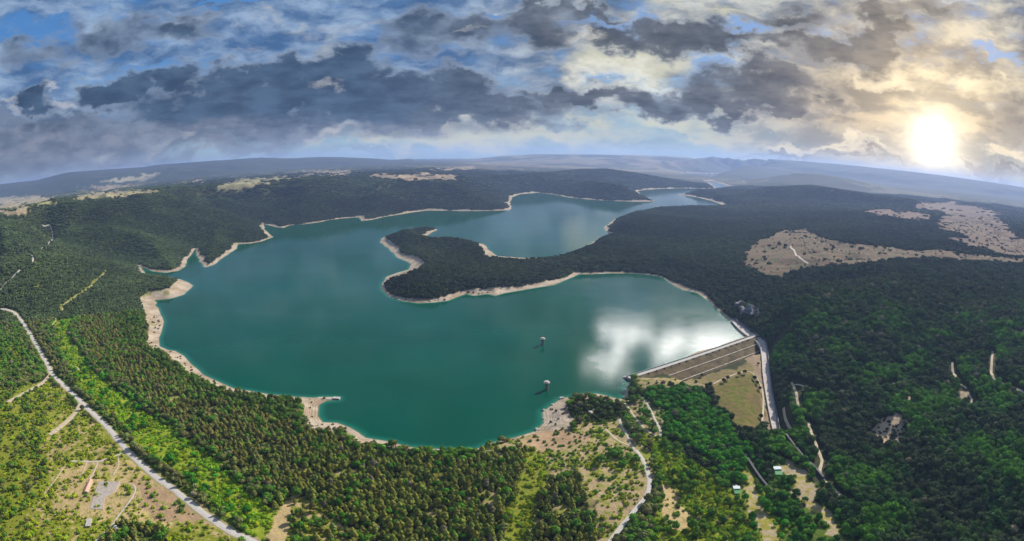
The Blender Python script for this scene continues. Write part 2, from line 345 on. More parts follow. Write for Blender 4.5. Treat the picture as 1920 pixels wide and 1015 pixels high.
_M = len(_ca); _S = np.zeros((_M + 3, _M + 3)); _S[:_M, :_M] = _phi(_ca, _cr) + np.eye(_M) * 0.004 * -1
_S[:_M, _M] = 1; _S[:_M, _M + 1] = _ca; _S[:_M, _M + 2] = _cr; _S[_M:, :_M] = _S[:_M, _M:].T
_w = np.linalg.solve(_S, np.r_[_cz, 0, 0, 0])
def rbf(a, r):
    out = np.empty(a.shape)
    for i in range(0, len(a), 20000):
        s = slice(i, i + 20000); out[s] = _phi(a[s], r[s]) @ _w[:_M] + _w[_M] + _w[_M + 1] * a[s] + _w[_M + 2] * r[s]
    return out

# --- crest lines of hills and far ranges: (photo points along the crest, distance in metres, width towards the camera, width behind)
RIDGES = [
 ([(0,400),(84,381),(140,376),(234,376),(301,368),(352,364),(419,361),(462,356),(502,347),(552,338),(596,333),(640,336),(734,339),(801,343),(854,340),(888,336),(925,329),(975,328),(1042,322),(1085,318),(1136,317),(1193,325),(1280,340)],
  [3400,3600,3800,4100,4300,4500,4700,4900,5100,5200,5300,5300,5500,5700,5900,6100,6400,6900,7800,8200,8400,8600,8800], 900, 700, 1.0),
 ([(1357,376),(1390,361),(1447,351),(1521,348),(1581,357),(1642,366),(1715,376)], [6300,6500,6700,6800,6700,6500,6300], 700, 900, 1.0),
 ([(1400,336),(1440,329),(1474,324),(1534,326),(1581,333),(1660,350),(1740,362)], [11500] * 7, 1800, 1500, 1.0),
 ([(1235,304),(1262,297),(1300,296),(1350,302),(1420,312),(1500,322)], [17500] * 6, 2500, 2000, 1.0),
 ([(1290,300),(1340,293),(1480,301),(1560,307),(1640,315),(1780,331),(1920,352),(2100,380)], [20500] * 8, 3500, 2500, 1.0),
 ([(-200,372),(0,346),(70,338),(130,323),(200,318),(270,313.5),(300,309),(360,304.5),(420,300.5),(490,295.5),(530,297.5),(560,296.5),(600,294.5),(640,295),(664,296),(700,297.5),(734,300),(770,298),(781,302),(807,302.5),(841,304),(880,305)],
  [17500] * 22, 4200, 2000, 1.0),
 ([(820,303),(874,300),(941,293),(1002,289.5),(1075,289.5),(1142,290.5),(1243,293),(1300,296)], [22500] * 8, 6000, 2000, 0.9),
]
_RD = []
for pts, D, wf, wb, k in RIDGES:
    a, e = azel(*np.array(pts, float).T); D = np.array(D, float)
    _RD.append((a, D, CAM_H + D * np.tan(e), wf, wb, k))

def height(x, y, s=None):
    """Ground height; s = distance to the shore (negative in the lake)."""
    sh = np.shape(x); x = np.ravel(np.asarray(x, float)); y = np.ravel(np.asarray(y, float))
    if s is None: s = sdist(x, y)
    s = np.ravel(s).astype(float)
    a = np.arctan2(x, y); r = np.hypot(x, y)
    z = rbf(a, np.log(np.maximum(r, 60)))
    hill = sstep(z, 30, 140)
    gul = np.abs(fbm(x, y, 860, 4, 5)); lw = 1 - sstep(a, R(-10), R(2))
    z = z + hill * (0.29 - gul) * 250 * sstep(r, 1300, 2600) * lw + hill * (0.2 - gul) * 60 * sstep(r, 1300, 2600) * (1 - lw)
    z = z + fbm(x, y, 260, 4, 1) * (2.0 + 16 * hill)
    rs = sstep(a, R(22), R(32)) * (1 - sstep(r, 2200, 3200)) * sstep(s, 60, 200)
    z = z + rs * (0.22 - np.abs(fbm(x + .5 * y, y - .5 * x, 210, 3, 13))) * 24
    for i, (ra, rd, rz, wf, wb, k) in enumerate(_RD):
        D = np.interp(a, ra, rd); zc = np.interp(a, ra, rz)
        e0 = 0.012 if 1 <= i <= 2 else 0.05
        edge = sstep(a, ra[0] - e0, ra[0] + 0.01) * (1 - sstep(a, ra[-1] - 0.01, ra[-1] + 0.06))
        wv = 1 + 0.5 * fbm(x, y, 1500 if D.min() < 9000 else 3500, 3, 20 + i)
        t = (r - D) / np.where(r < D, wf, wb) / np.clip(wv, .5, 1.6)
        b = np.exp(-t * t)
        far = 1.0 if D.min() > 9000 else 0.6
        zr = zc * b + (0.12 - np.abs(fbm(x, y, 1100 if D.min() < 9000 else 3000, 4, 40 + i))) * zc * 0.9 * b * np.clip(np.abs(t) * 1.4, 0, 1) * far
        zr = zr * edge
        z = np.maximum(z, zr) + 10 * np.exp(-((z - zr) / 25) ** 2) * edge * (b > .05)
    # shore: a bare bank below the trees, then the hillside
    bw = 14 + 0.009 * np.clip(r - 900, 0, 6000)
    prof = np.minimum(s, bw) * 0.16 + np.maximum(s - bw, 0) * (0.34 + 0.2 * fbm(x, y, 400, 2, 9)) 
    d = np.stack([x, y], 1) - D1; u = d @ DT; v = d @ DN                   # along / below the dam
    valley = sstep(v, -6, 4) * sstep(u, -330, -200) * sstep(900 - v, 0, 300) * sstep(DLEN + 15 - u + v * 0.9, 0, 30)
    lo = np.minimum(z, prof)
    zl = np.where(valley > 0, np.minimum(z, prof + 1e3 * valley), lo)
    zl = np.where((valley <= 0) & (s > 0), np.maximum(zl, np.minimum(prof, 2.0)), zl)
    z = np.where(s > 0, zl, np.maximum(s * 0.16, -25) - 0.05)
    # keep the ground below the dam's body
    ff = DAM_Z - v / DAM_M - 2.5
    body = (v > -16) & (v < 66) & (u > -16) & (u < DLEN - 4) & (ff < 4)
    z = np.where(body & (v > -4), np.minimum(z, np.where(u < DLEN - 70, ff, z)), z)
    z = np.where((v > -16) & (v <= -4) & (u > -2) & (u < DLEN), np.minimum(z, 1.5), z)
    near = np.nonzero((x > 250) & (x < 760) & (y > 600) & (y < 1560))[0]
    if len(near):
        xx, yy, zz = x[near], y[near], z[near]
        ins = inside(xx, yy, np.vstack([SL[:, :2], SRr[::-1, :2]]))
        dl, zl_ = dist_poly(xx, yy, SL[:, :2], False, SL[:, 2]); dr, zr_ = dist_poly(xx, yy, SRr[:, :2], False, SRr[:, 2])
        lim = np.where(dl < dr, zl_ + 0.6 + np.maximum(dl - 6, 0) * 0.55, zr_ + 3.0 + np.maximum(dr - 5, 0) * 1.1)
        lim = np.where(ins | (np.minimum(dl, dr) < 3.0), np.minimum(zl_, zr_) - 1.8, lim)
        z[near] = np.where(s[near] > -2, np.minimum(zz, lim), zz)
    return z.reshape(sh)

# --- the ground: one sheet, finest where the camera looks
def _az_steps():
    f = np.radians(np.linspace(-60, 60, 901)); b = np.radians(np.linspace(60, 300, 81))[1:-1]
    return np.r_[f, b]
GA = _az_steps(); NA = len(GA)
GR = np.r_[np.geomspace(30, 400, 22)[:-1], np.geomspace(400, 2000, 330)[:-1], np.geomspace(2000, 26000, 330)]; NR = len(GR)
GX = np.sin(GA)[:, None] * GR; GY = np.cos(GA)[:, None] * GR
GS = sdist(GX.ravel(), GY.ravel()).reshape(NA, NR)
GZ = height(GX, GY, GS)
_GAe = np.r_[GA, GA[0] + 2 * np.pi]; _lGR = np.log(GR)
def gsample(F, x, y):
    a = np.arctan2(x, y); a = np.where(a < GA[0], a + 2 * np.pi, a); lr = np.log(np.maximum(np.hypot(x, y), 31))
    i = np.clip(np.searchsorted(_GAe, a) - 1, 0, NA - 1); ta = (a - _GAe[i]) / (_GAe[i + 1] - _GAe[i]); i2 = (i + 1) % NA
    j = np.clip(np.searchsorted(_lGR, lr) - 1, 0, NR - 2); tr = np.clip((lr - _lGR[j]) / (_lGR[j + 1] - _lGR[j]), 0, 1)
    return (F[i, j] * (1 - ta) + F[i2, j] * ta) * (1 - tr) + (F[i, j + 1] * (1 - ta) + F[i2, j + 1] * ta) * tr
def gz(x, y): return gsample(GZ, np.asarray(x, float), np.asarray(y, float))
def ground(px, py):
    """Where the view through a photo point meets the ground."""
    px = np.atleast_1d(np.asarray(px, float)); py = np.atleast_1d(np.asarray(py, float)); out = []
    for X, Y in zip(px, py):
        d = pdir(X, Y); h = np.hypot(d[0], d[1]); r = np.geomspace(60, 24000, 2600)
        x, y = d[0] / h * r, d[1] / h * r; zr = CAM_H + d[2] / h * r; below = zr < gz(x, y)
        k = int(np.argmax(below)) if below.any() else len(r) - 1
        out.append((x[k], y[k], gz(x[k:k+1], y[k:k+1])[0]))
    return np.array(out)
GPX, GPY = topix(GX, GY, GZ)

def tag(o, label=None, cat=None, group=None, kind=None):
    for k, v in (('label', label), ('category', cat), ('group', group), ('kind', kind)):
        if v: o[k] = v
    return o
def link(name, me, mat=None, parent=None):
    o = bpy.data.objects.new(name, me); COL.objects.link(o)
    if mat is not None and len(me.materials) == 0: me.materials.append(mat)
    if parent is not None: o.parent = parent
    return o
def mesh_np(name, V, F, smooth=False):
    """Mesh from numpy vertices and equal-sided faces."""
    me = bpy.data.meshes.new(name); V = np.asarray(V, np.float32); F = np.asarray(F, np.int32)
    me.vertices.add(len(V)); me.vertices.foreach_set('co', V.ravel())
    k = F.shape[1]; me.loops.add(F.size); me.loops.foreach_set('vertex_index', F.ravel())
    me.polygons.add(len(F)); me.polygons.foreach_set('loop_start', np.arange(0, F.size, k, dtype=np.int32)); me.polygons.foreach_set('loop_total', np.full(len(F), k, np.int32))
    me.polygons.foreach_set('use_smooth', np.full(len(F), smooth)); me.update(calc_edges=True); return me
def set_attr(me, name, data, typ='FLOAT'):
    at = me.attributes.new(name, typ, 'POINT')
    at.data.foreach_set('color' if typ == 'FLOAT_COLOR' else 'value', np.ascontiguousarray(data, np.float32).ravel())
# ---------------------------------------------------------------- what covers the ground (traced on the photograph, kept per place)
BEIGE, DIRT, REDD = (.45, .335, .165), (.36, .27, .155), (.37, .25, .15)
FLOOR, YGR, GRN = (.045, .046, .018), (.19, .21, .022), (.075, .12, .014)
P_OLIVE, P_DARK = (.200, .195, .048), (.08, .09, .022)
T_GREY, T_OAK, T_DEEP, T_YG, T_HILL, T_BLUE = (.190, .195, .062), (.110, .220, .022), (.062, .225, .014), (.300, .350, .018), (.046, .066, .024), (.034, .06, .03)
# poly, ground colour, grass colour, grass share, [(kind, share, tint)], tree density, (rmin, rmax)
ZONES = [
 ([(0,735),(60,722),(95,712),(150,768),(330,915),(470,1015),(480,1080),(-80,1080),(-80,735)], BEIGE, YGR, .6, [('bush', .85, T_YG), ('bush', .1, T_OAK), ('oak', .05, T_OAK)], .46),
 ([(-80,735),(60,722),(112,770),(75,840),(80,900),(60,960),(70,1080),(-80,1080)], BEIGE, YGR, .85, [('bush', .5, T_YG), ('oak', .35, T_OAK), ('oak', .15, T_GREY)], .62),
 ([(100,880),(150,860),(235,865),(330,925),(400,985),(330,985),(210,985),(110,960)], BEIGE, YGR, .42, [('bush', .9, T_YG), ('bush', .1, T_OAK)], .24),
 ([(250,895),(330,925),(420,992),(330,985),(270,960)], REDD, YGR, .32, [('bush', .5, T_OAK), ('bush', .5, T_YG)], .15),
 ([(200,1000),(225,985),(300,990),(330,1080),(190,1080)], FLOOR, GRN, .6, [('pine', .6, P_OLIVE), ('oak', .4, T_OAK)], .8),
 ([(-80,590),(35,600),(88,690),(60,715),(-80,735)], FLOOR, GRN, .7, [('oak', .45, T_OAK), ('oak', .35, T_GREY), ('bush', .2, T_YG)], .95),
 ([(-80,640),(30,640),(55,665),(30,700),(-80,715)], FLOOR, YGR, .8, [('oak', .4, T_OAK), ('bush', .6, T_YG)], .8),
 ([(45,598),(70,600),(112,682),(160,745),(228,806),(290,866),(385,934),(485,1015),(540,1080),(520,1080),(470,1012),(330,912),(240,842),(150,758),(103,702)], FLOOR, GRN, .7, [('oak', .5, T_GREY), ('pine', .2, P_OLIVE), ('bush', .3, T_OAK)], .9),
 ([(95,590),(150,570),(130,620),(165,680),(235,745),(320,800),(405,870),(465,920),(540,965),(600,1080),(510,1080),(480,1005),(385,932),(290,862),(225,800),(155,735),(110,655)], (.24, .22, .07), (.22, .27, .022), .9, [('bush', .7, (.24, .40, .016)), ('bush', .22, (.32, .38, .018)), ('oak', .08, T_DEEP)], .85),
 ([(60,596),(100,575),(130,545),(190,505),(205,510),(150,560),(100,600)], BEIGE, YGR, .75, [('bush', 1, (.16, .24, .016))], .35),
 ([(150,570),(210,520),(262,497),(270,560),(290,650),(400,728),(470,742),(560,755),(565,800),(600,830),(575,890),(560,940),(470,903),(405,858),(325,790),(255,735),(182,670),(145,615)], FLOOR, GRN, .5, [('pine', .75, P_OLIVE), ('oak', .25, T_OAK)], 1.0),
 ([(200,560),(265,555),(275,620),(290,660),(360,705),(450,738),(560,752),(565,800),(520,790),(440,765),(350,720),(280,675),(240,640)], FLOOR, GRN, .6, [('oak', .75, (.085, .155, .016)), ('pine', .25, P_OLIVE)], 1.0),
 ([(205,545),(240,520),(262,505),(330,520),(325,535),(280,548)], FLOOR, GRN, .5, [('oak', .5, (.10, .10, .042)), ('pine', .5, (.11, .10, .036))], 1.0),
 ([(565,800),(640,825),(700,840),(770,850),(870,850),(960,830),(1000,850),(975,900),(930,1015),(920,1080),(560,1080),(545,1000),(520,960)], FLOOR, GRN, .5, [('pine', .88, (.200, .210, .038)), ('oak', .12, (.07, .18, .012))], .98),
 ([(690,840),(760,843),(870,850),(895,850),(870,868),(760,862)], FLOOR, GRN, .8, [('oak', .3, T_OAK), ('bush', .7, (.06, .10, .018))], 1.0),
 ([(540,925),(600,940),(640,985),(660,1080),(500,1080),(515,985)], BEIGE, YGR, .6, [('oak', .4, T_OAK), ('bush', .4, T_YG), ('pine', .2, P_OLIVE)], .6),
 ([(505,1050),(520,985),(545,930),(556,930),(545,1000),(540,1050)], BEIGE, YGR, .2, [], 0),
 ([(900,845),(965,822),(1005,805),(1075,806),(1110,770),(1160,760),(1175,800),(1215,860),(1225,900),(1150,1015),(1140,1080),(920,1080),(985,900),(1000,850)], DIRT, YGR, .44, [('bush', .65, T_YG), ('bush', .35, T_OAK)], .36),
 ([(1000,808),(1075,806),(1105,812),(1100,835),(1060,845),(1010,842),(985,835)], REDD, YGR, .16, [('bush', 1, T_OAK)], .10),
 ([(985,850),(1030,850),(1050,890),(1010,930),(980,1015),(975,1080),(915,1080),(960,930),(975,880)], DIRT, YGR, .85, [('bush', .85, T_YG), ('bush', .15, T_OAK)], .68),
 ([(1030,900),(1090,890),(1120,940),(1110,1000),(1100,1080),(975,1080),(1005,950)], FLOOR, GRN, .5, [('pine', .85, (.195, .200, .040)), ('oak', .15, T_OAK)], .95),
 ([(1100,850),(1180,840),(1215,870),(1190,880),(1110,875)], DIRT, YGR, .55, [('bush', .6, T_YG), ('oak', .4, T_OAK)], .6),
 ([(1068,765),(1080,752),(1110,755),(1160,765),(1165,780),(1130,790),(1080,790)], FLOOR, GRN, .6, [('oak', .5, (.06, .085, .018)), ('bush', .5, (.08, .105, .02))], .95),
 ([(1170,745),(1215,740),(1240,770),(1243,812),(1195,812),(1165,765)], DIRT, GRN, .55, [('bush', .5, T_OAK), ('oak', .5, T_OAK)], .5),
 ([(1195,815),(1240,815),(1300,860),(1350,890),(1400,940),(1450,1015),(1460,1080),(1180,1080),(1235,930),(1225,880)], BEIGE, YGR, .9, [('bush', .6, (.26, .36, .018)), ('bush', .25, (.33, .38, .018)), ('oak', .15, (.10, .20, .016))], .97),
 ([(1235,910),(1280,935),(1310,985),(1265,1000),(1235,960)], BEIGE, YGR, .28, [('bush', .7, T_OAK), ('bush', .3, T_YG)], .22),
 ([(1215,734),(1288,725),(1316,735),(1342,765),(1385,830),(1410,850),(1450,930),(1520,1015),(1540,1080),(1460,1080),(1400,940),(1350,885),(1300,850),(1245,815),(1240,770),(1215,745)], FLOOR, GRN, .7, [('oak', .8, T_DEEP), ('oak', .2, T_OAK)], .98),
 ([(1360,880),(1400,880),(1450,950),(1500,1080),(1460,1080),(1420,1000)], FLOOR, YGR, .7, [('bush', .6, (.15, .25, .016)), ('oak', .4, T_DEEP)], .8),
 ([(1455,845),(1490,870),(1560,960),(1620,1030),(1660,1080),(1500,1080),(1440,920)], FLOOR, GRN, .8, [('oak', .6, (.05, .16, .012)), ('bush', .4, (.11, .21, .014))], .75),
 ([(1333,727),(1370,705),(1410,699),(1428,740),(1430,790),(1408,826),(1385,812),(1345,760)], (.165, .12, .045), (.095, .11, .014), .5, [], 0),
 ([(1405,633),(1425,650),(1436,740),(1445,800),(1440,825),(1430,790),(1428,740),(1410,700),(1400,690)], (.27, .20, .13), GRN, .15, [], 0),
 ([(1467,432),(1518,430),(1530,443),(1580,453),(1680,463),(1700,470),(1760,468),(1830,478),(1990,488),(1990,497),(1850,493),(1790,488),(1740,484),(1690,486),(1620,494),(1560,498),(1520,503),(1480,512),(1470,525),(1455,520),(1420,513),(1390,497),(1405,462)], (.175, .108, .072), (.09, .085, .043), .52, [('bush', 1, (.035, .05, .022))], .09),
 ([(1613,393),(1650,393),(1745,400),(1740,414),(1700,413),(1640,405)], (.175, .115, .085), (.095, .086, .05), .3, [], 0.02),
 ([(1720,380),(1780,378),(1865,395),(1905,445),(1850,450),(1800,440),(1745,425),(1770,400),(1710,390)], (.175, .115, .085), (.095, .086, .05), .4, [('bush', 1, (.035, .05, .022))], .08),
 ([(1760,447),(1850,445),(1990,450),(1990,486),(1890,480),(1800,455)], (.17, .112, .08), (.095, .086, .05), .4, [('bush', 1, (.03, .04, .02))], .05),
 ([(60,490),(92,480),(97,500),(80,525),(62,515)], YGR, (.13, .19, .02), .8, [('bush', 1, T_YG)], .4),
 ([(60,525),(85,520),(80,560),(65,570)], FLOOR, YGR, .7, [('oak', .6, T_OAK), ('bush', .4, T_YG)], .7),
 ([(1622,812),(1648,790),(1675,773),(1692,788),(1702,822),(1660,838)], (.50, .37, .25), YGR, .12, [('bush', 1, (.03, .05, .015))], .24),
 ([(1786,735),(1815,733),(1816,760),(1798,764)], (.48, .37, .24), YGR, .2, [('bush', 1, (.03, .05, .015))], .15),
 ([(1700,745),(1712,742),(1717,758),(1700,761)], (.48, .37, .24), YGR, .2, [], 0),
 ([(1885,622),(1990,612),(1990,632),(1900,632)], (.36, .28, .2), YGR, .2, [('bush', 1, (.03, .05, .015))], .15),
 ([(1462,852),(1476,862),(1500,890),(1520,915),(1545,945),(1580,1000),(1640,1080),(1620,1080),(1540,975),(1505,930),(1478,905),(1465,880)], (.38, .30, .20), (.27, .24, .04), .45, [], 0),
 ([(1384,892),(1396,890),(1420,930),(1440,960),(1465,1005),(1475,1080),(1450,1080),(1415,960),(1388,915)], (.38, .31, .20), (.27, .24, .04), .5, [], 0),
 ([(1285,711),(1320,706),(1405,682),(1412,702),(1375,706),(1340,730),(1318,727)], (.22, .17, .08), (.13, .125, .018), .4, [], 0),
 ([(1190,710),(1250,708),(1286,712),(1322,720),(1320,736),(1286,727),(1215,735),(1196,728)], (.30, .23, .13), (.13, .14, .02), .4, [('bush', 1, (.05, .09, .015))], .06),
 # farmland beyond the hills
 ([(123,373),(160,362),(220,356),(297,355),(290,362),(230,370),(170,374)], (.33, .27, .16), (.25, .24, .13), .5, [], 0),
 ([(187,340),(240,333),(295,325),(297,331),(250,340),(200,342)], (.32, .27, .19), (.25, .24, .13), .5, [], 0),
 ([(-40,372),(80,368),(110,372),(40,392),(-40,396)], (.34, .28, .18), (.24, .23, .13), .4, [], 0),
 ([(410,345),(450,335),(550,330),(545,335),(490,345),(455,358),(415,355)], (.32, .27, .16), (.23, .23, .11), .5, [], 0),
 ([(640,330),(740,326),(790,324),(860,330),(850,338),(790,339),(700,335)], (.33, .25, .17), (.26, .23, .13), .3, [], 0),
 ([(320,344),(385,338),(386,342),(330,346)], (.33, .25, .17), (.26, .23, .13), .3, [], 0),
 ([(150,352),(215,347),(260,349),(200,354)], (.33, .25, .17), (.26, .23, .13), .4, [], 0),
 ([(-30,398),(40,392),(60,398),(10,404)], (.36, .28, .19), (.26, .23, .13), .4, [], 0),
 ([(60,384),(95,378),(115,381),(80,388)], (.30, .28, .13), (.24, .25, .11), .4, [], 0),
 ([(560,322),(640,319),(690,322),(620,326)], (.28, .21, .15), (.2, .19, .11), .4, [], 0),
 ([(800,318),(880,312),(900,316),(840,321)], (.32, .24, .16), (.2, .19, .11), .4, [], 0),
 ([(540,330),(660,325),(660,329),(560,333)], (.36, .29, .19), (.26, .23, .13), .3, [], 0),
]
BEACHES = [
 [(261,560),(278,546),(320,540),(333,524),(370,530),(370,545),(330,570),(310,580),(315,615),(310,650),(340,665),(390,705),(450,733),(510,738),(600,742),(600,760),(570,753),(506,748),(466,741),(430,737),(390,721),(358,707),(332,685),(309,665),(287,658),(275,652),(278,618),(269,587)],
 [(565,752),(600,743),(640,742),(640,752),(605,765),(602,782),(612,795),(645,792),(680,815),(740,828),(765,836),(815,840),(900,838),(900,846),(865,848),(811,846),(757,843),(728,838),(690,836),(663,832),(640,814),(600,809),(578,798),(570,785)],
 [(1000,812),(1012,795),(1008,770),(1050,740),(1080,738),(1066,755),(1066,771),(1080,793),(1066,805),(1026,808)],
 [(1075,745),(1116,733),(1150,741),(1172,750),(1160,758),(1150,757),(1111,748),(1089,747)],
 [(700,440),(727,447.6),(750,462),(752,474),(785,482),(801,494),(787,505),(757,518),(730,525),(722,538),(727,551),(750,560),(790,562),(827,558),(871,543),(968,537),(1010,530),(1055,522),(1082,510),(1090,520),(1040,542),(900,562),(800,577),(740,572),(700,545),(700,515),(755,503),(735,485),(700,455)],
 [(890,446),(898,464),(908,478),(924,490),(948,493.5),(1008,492.5),(1060,479),(1117,459),(1124,446),(1110,440),(1060,465),(1000,480),(940,476)],
 [(322,512),(345,500),(350,486),(362,470),(372,466),(360,500),(345,514)],
]
def R_(d): return d
_gx, _gy, _gs, _gr = GPX.ravel(), GPY.ravel(), GS.ravel(), np.repeat(GR[None], NA, 0).ravel()
_X, _Y = GX.ravel(), GY.ravel()
def zone_of(px, py, x, y):
    """Index of the zone at each place (-1: plain forest), its edges broken up by noise."""
    r = np.hypot(x, y)
    k = 11.0 * np.clip(900 / r, 0.25, 1.3); f_ = np.clip(r / 2500 - .4, 0, 1.2)
    qx = px + k * fbm(x, y, 34, 3, 60) * 1.6 + k * 1.5 * fbm(x, y, 120, 2, 63) + 26 * f_ * fbm(x, y, 240, 4, 64); qy = py + k * 0.6 * fbm(x, y, 34, 3, 61) * 1.6 + 7 * f_ * fbm(x, y, 240, 4, 65)
    z = np.full(px.shape, -1, np.int16)
    for i, zn in enumerate(ZONES):
        z[inside(qx, qy, zn[0])] = i
    return z
_fwd = _gy > -1e9
_zone = np.full(_gx.shape, -1, np.int16)
_inf = (np.abs(np.arctan2(_X, _Y)) < R(80)) & (_gr > 300)
_zone[_inf] = zone_of(_gx[_inf], _gy[_inf], _X[_inf], _Y[_inf])
BW = 14 + 0.009 * np.clip(_gr - 900, 0, 6000)
def beach_of(px, py, x, y, s):
    r = np.hypot(x, y); bw = (13 + 0.007 * np.clip(r - 900, 0, 6000)) * (0.25 + 1.0 * np.clip(fbm(x, y, 190, 4, 71) * 1.4 + .5, 0, 1.3)) * np.where(r < 1100, 0.62, 1.0)
    b = (s < bw)
    qx = px + 5 * fbm(x, y, 30, 2, 72); qy = py + 2.2 * fbm(x, y, 30, 2, 73)
    for P in BEACHES: b |= inside(qx, qy, P) & (s < 110)
    return b & (s > -60)
_beach = np.zeros(_gx.shape, bool); _beach[_inf] = beach_of(_gx[_inf], _gy[_inf], _X[_inf], _Y[_inf], _gs[_inf])
gcol = np.tile(np.array(FLOOR, np.float32), (len(_gx), 1)); vcol = np.tile(np.array((.034, .046, .014), np.float32), (len(_gx), 1)); veg = np.full(len(_gx), .5, np.float32); bare = np.zeros(len(_gx), np.float32)
# far country: forest with scattered dry fields, browner on the plateau
_far = sstep(_gr, 7500, 10500)
_fld = sstep(fbm(_X, _Y * 0.6, 1500, 3, 80) + 0.5 * fbm(_X, _Y, 400, 2, 81), 0.10, 0.18) * _far * (1 - sstep(GZ.ravel(), 330, 430))
_plt = sstep(np.arctan2(_X, _Y), R(-9), R(-2)) * (1 - sstep(np.arctan2(_X, _Y), R(16), R(20))) * sstep(_gr, 11500, 14000)
_fld = _fld * sstep(np.arctan2(_X, _Y), R(-40), R(-60)) * 0 + _fld * 0.5 * (1 - sstep(_gr, 11500, 13500))
_fld = np.maximum(_fld, _plt * sstep(fbm(_X, _Y, 1800, 4, 84), -0.25, 0.1) * 0.8)
_fc = np.where((fbm(_X, _Y, 700, 2, 82) > 0)[:, None], np.array([[.30, .215, .15]]), np.array([[.25, .235, .12]]))
gcol = gcol + (_fc - gcol) * _fld[:, None]; vcol = vcol + (_fc * .9 - vcol) * _fld[:, None]
_far_forest = np.array([.020, .030, .016])
m = _gr > 8800; k_ = (1 - _fld[m])[:, None] * .8
gcol[m] = gcol[m] * (1 - k_) + _far_forest * k_; vcol[m] = vcol[m] * (1 - k_) + _far_forest * 1.3 * k_
for i, zn in enumerate(ZONES):
    q = _zone == i; gcol[q] = zn[1]; vcol[q] = zn[2]; veg[q] = zn[3]; bare[q] = 1
_sand = np.where((fbm(_X, _Y, 60, 3, 90) > 0.05)[:, None], np.array([[.35, .27, .19]]), np.array([[.42, .345, .265]]))
_sand = np.where((sstep(fbm(_X, _Y, 90, 3, 92), .15, .4) * sstep(_gs, 8, 22))[:, None] > .5, np.array([[.25, .225, .09]]), _sand)
_gap = sstep(fbm(_X, _Y, 62, 3, 101), .30, .42) * np.isin(_zone, [i for i, zn in enumerate(ZONES) if zn[4] and zn[4][0][0] == 'pine' and zn[5] >= .95])
gcol += (np.array([.33, .26, .13]) - gcol) * _gap[:, None]; vcol += (np.array(YGR) - vcol) * _gap[:, None]
q = _beach; gcol[q] = _sand[q]; vcol[q] = (.25, .25, .10); veg[q] = .12; bare[q] = 1
wet = sstep(-_gs, -2.5, 1.0) ; gcol = gcol * (1 - .45 * wet[:, None] * q[:, None])

def mat(name):
    mm = bpy.data.materials.new(name); mm.use_nodes = True; mm.node_tree.nodes.clear()
    q = NT(mm.node_tree); o = q.node('ShaderNodeOutputMaterial'); b = q.node('ShaderNodeBsdfPrincipled')
    q.l.new(b.outputs[0], o.inputs[0]); b.inputs['Specular IOR Level'].default_value = 0.2; b.inputs['Roughness'].default_value = 0.85
    return mm, q, b
def bump(q, b, h, dist, strength=1.0):
    n = q.node('ShaderNodeBump'); q.put(n.inputs['Height'], h); n.inputs['Distance'].default_value = dist; n.inputs['Strength'].default_value = strength
    q.l.new(n.outputs[0], b.inputs['Normal'])
def plain(name, c0, c1, scale, rough=0.8, bdist=0.0, spec=0.25, detail=5):
    mm, q, b = mat(name); pos = q.node('ShaderNodeTexCoord').outputs['Object']
    n = q.noise(pos, scale, detail, 0.6); f = q.ss(n, .32, .68)
    q.put(b.inputs['Base Color'], q.mix(f, c0, c1)); b.inputs['Roughness'].default_value = rough; b.inputs['Specular IOR Level'].default_value = spec
    if bdist: bump(q, b, n, bdist)
    return mm

gm, q, b = mat('ground_cover')
pos = q.node('ShaderNodeNewGeometry').outputs['Position']
n1 = q.noise(pos, 0.09, 6, 0.62); n2 = q.noise(pos, 0.55, 4, 0.6); n3 = q.noise(pos, 0.018, 4, 0.55)
thr = q.m('ADD', q.m('MULTIPLY', n1, .55), q.m('ADD', q.m('MULTIPLY', n2, .25), q.m('MULTIPLY', n3, .20)))
lim = q.ss(q.attr('veg'), 0, 1, .66, .34, mode='LINEAR')
f = q.ss(q.m('SUBTRACT', thr, lim), -0.025, 0.035)
base = q.mix(f, q.attr('soil', 'Color'), q.attr('grass', 'Color'))
var = q.ss(n2, .3, .7, .72, 1.25, mode='LINEAR'); var2 = q.ss(n3, .3, .7, .8, 1.18, mode='LINEAR')
vv = q.m('MULTIPLY', var, var2)
base = q.mix(1.0, base, q.node('ShaderNodeCombineColor').outputs[0], 'MULTIPLY') if False else q.v('SCALE', base, sc_=vv)
zz = q.sep(pos)[2]                                               # old waterlines stepped along the bare shore
ring = q.m('SINE', q.m('ADD', q.m('MULTIPLY', zz, 7.5), q.m('MULTIPLY', n1, 9.0)))
base = q.v('SCALE', base, sc_=q.m('ADD', 1.0, q.m('MULTIPLY', q.m('MULTIPLY', ring, .20), q.attr('strand'))))
q.put(b.inputs['Base Color'], base); b.inputs['Roughness'].default_value = 0.95; b.inputs['Specular IOR Level'].default_value = 0.08
farb = q.noise(pos, 0.03, 6, 0.7)
bump(q, b, q.m('ADD', q.m('MULTIPLY', n2, .25), q.m('MULTIPLY', farb, 5.0)), 1.0, 0.9)

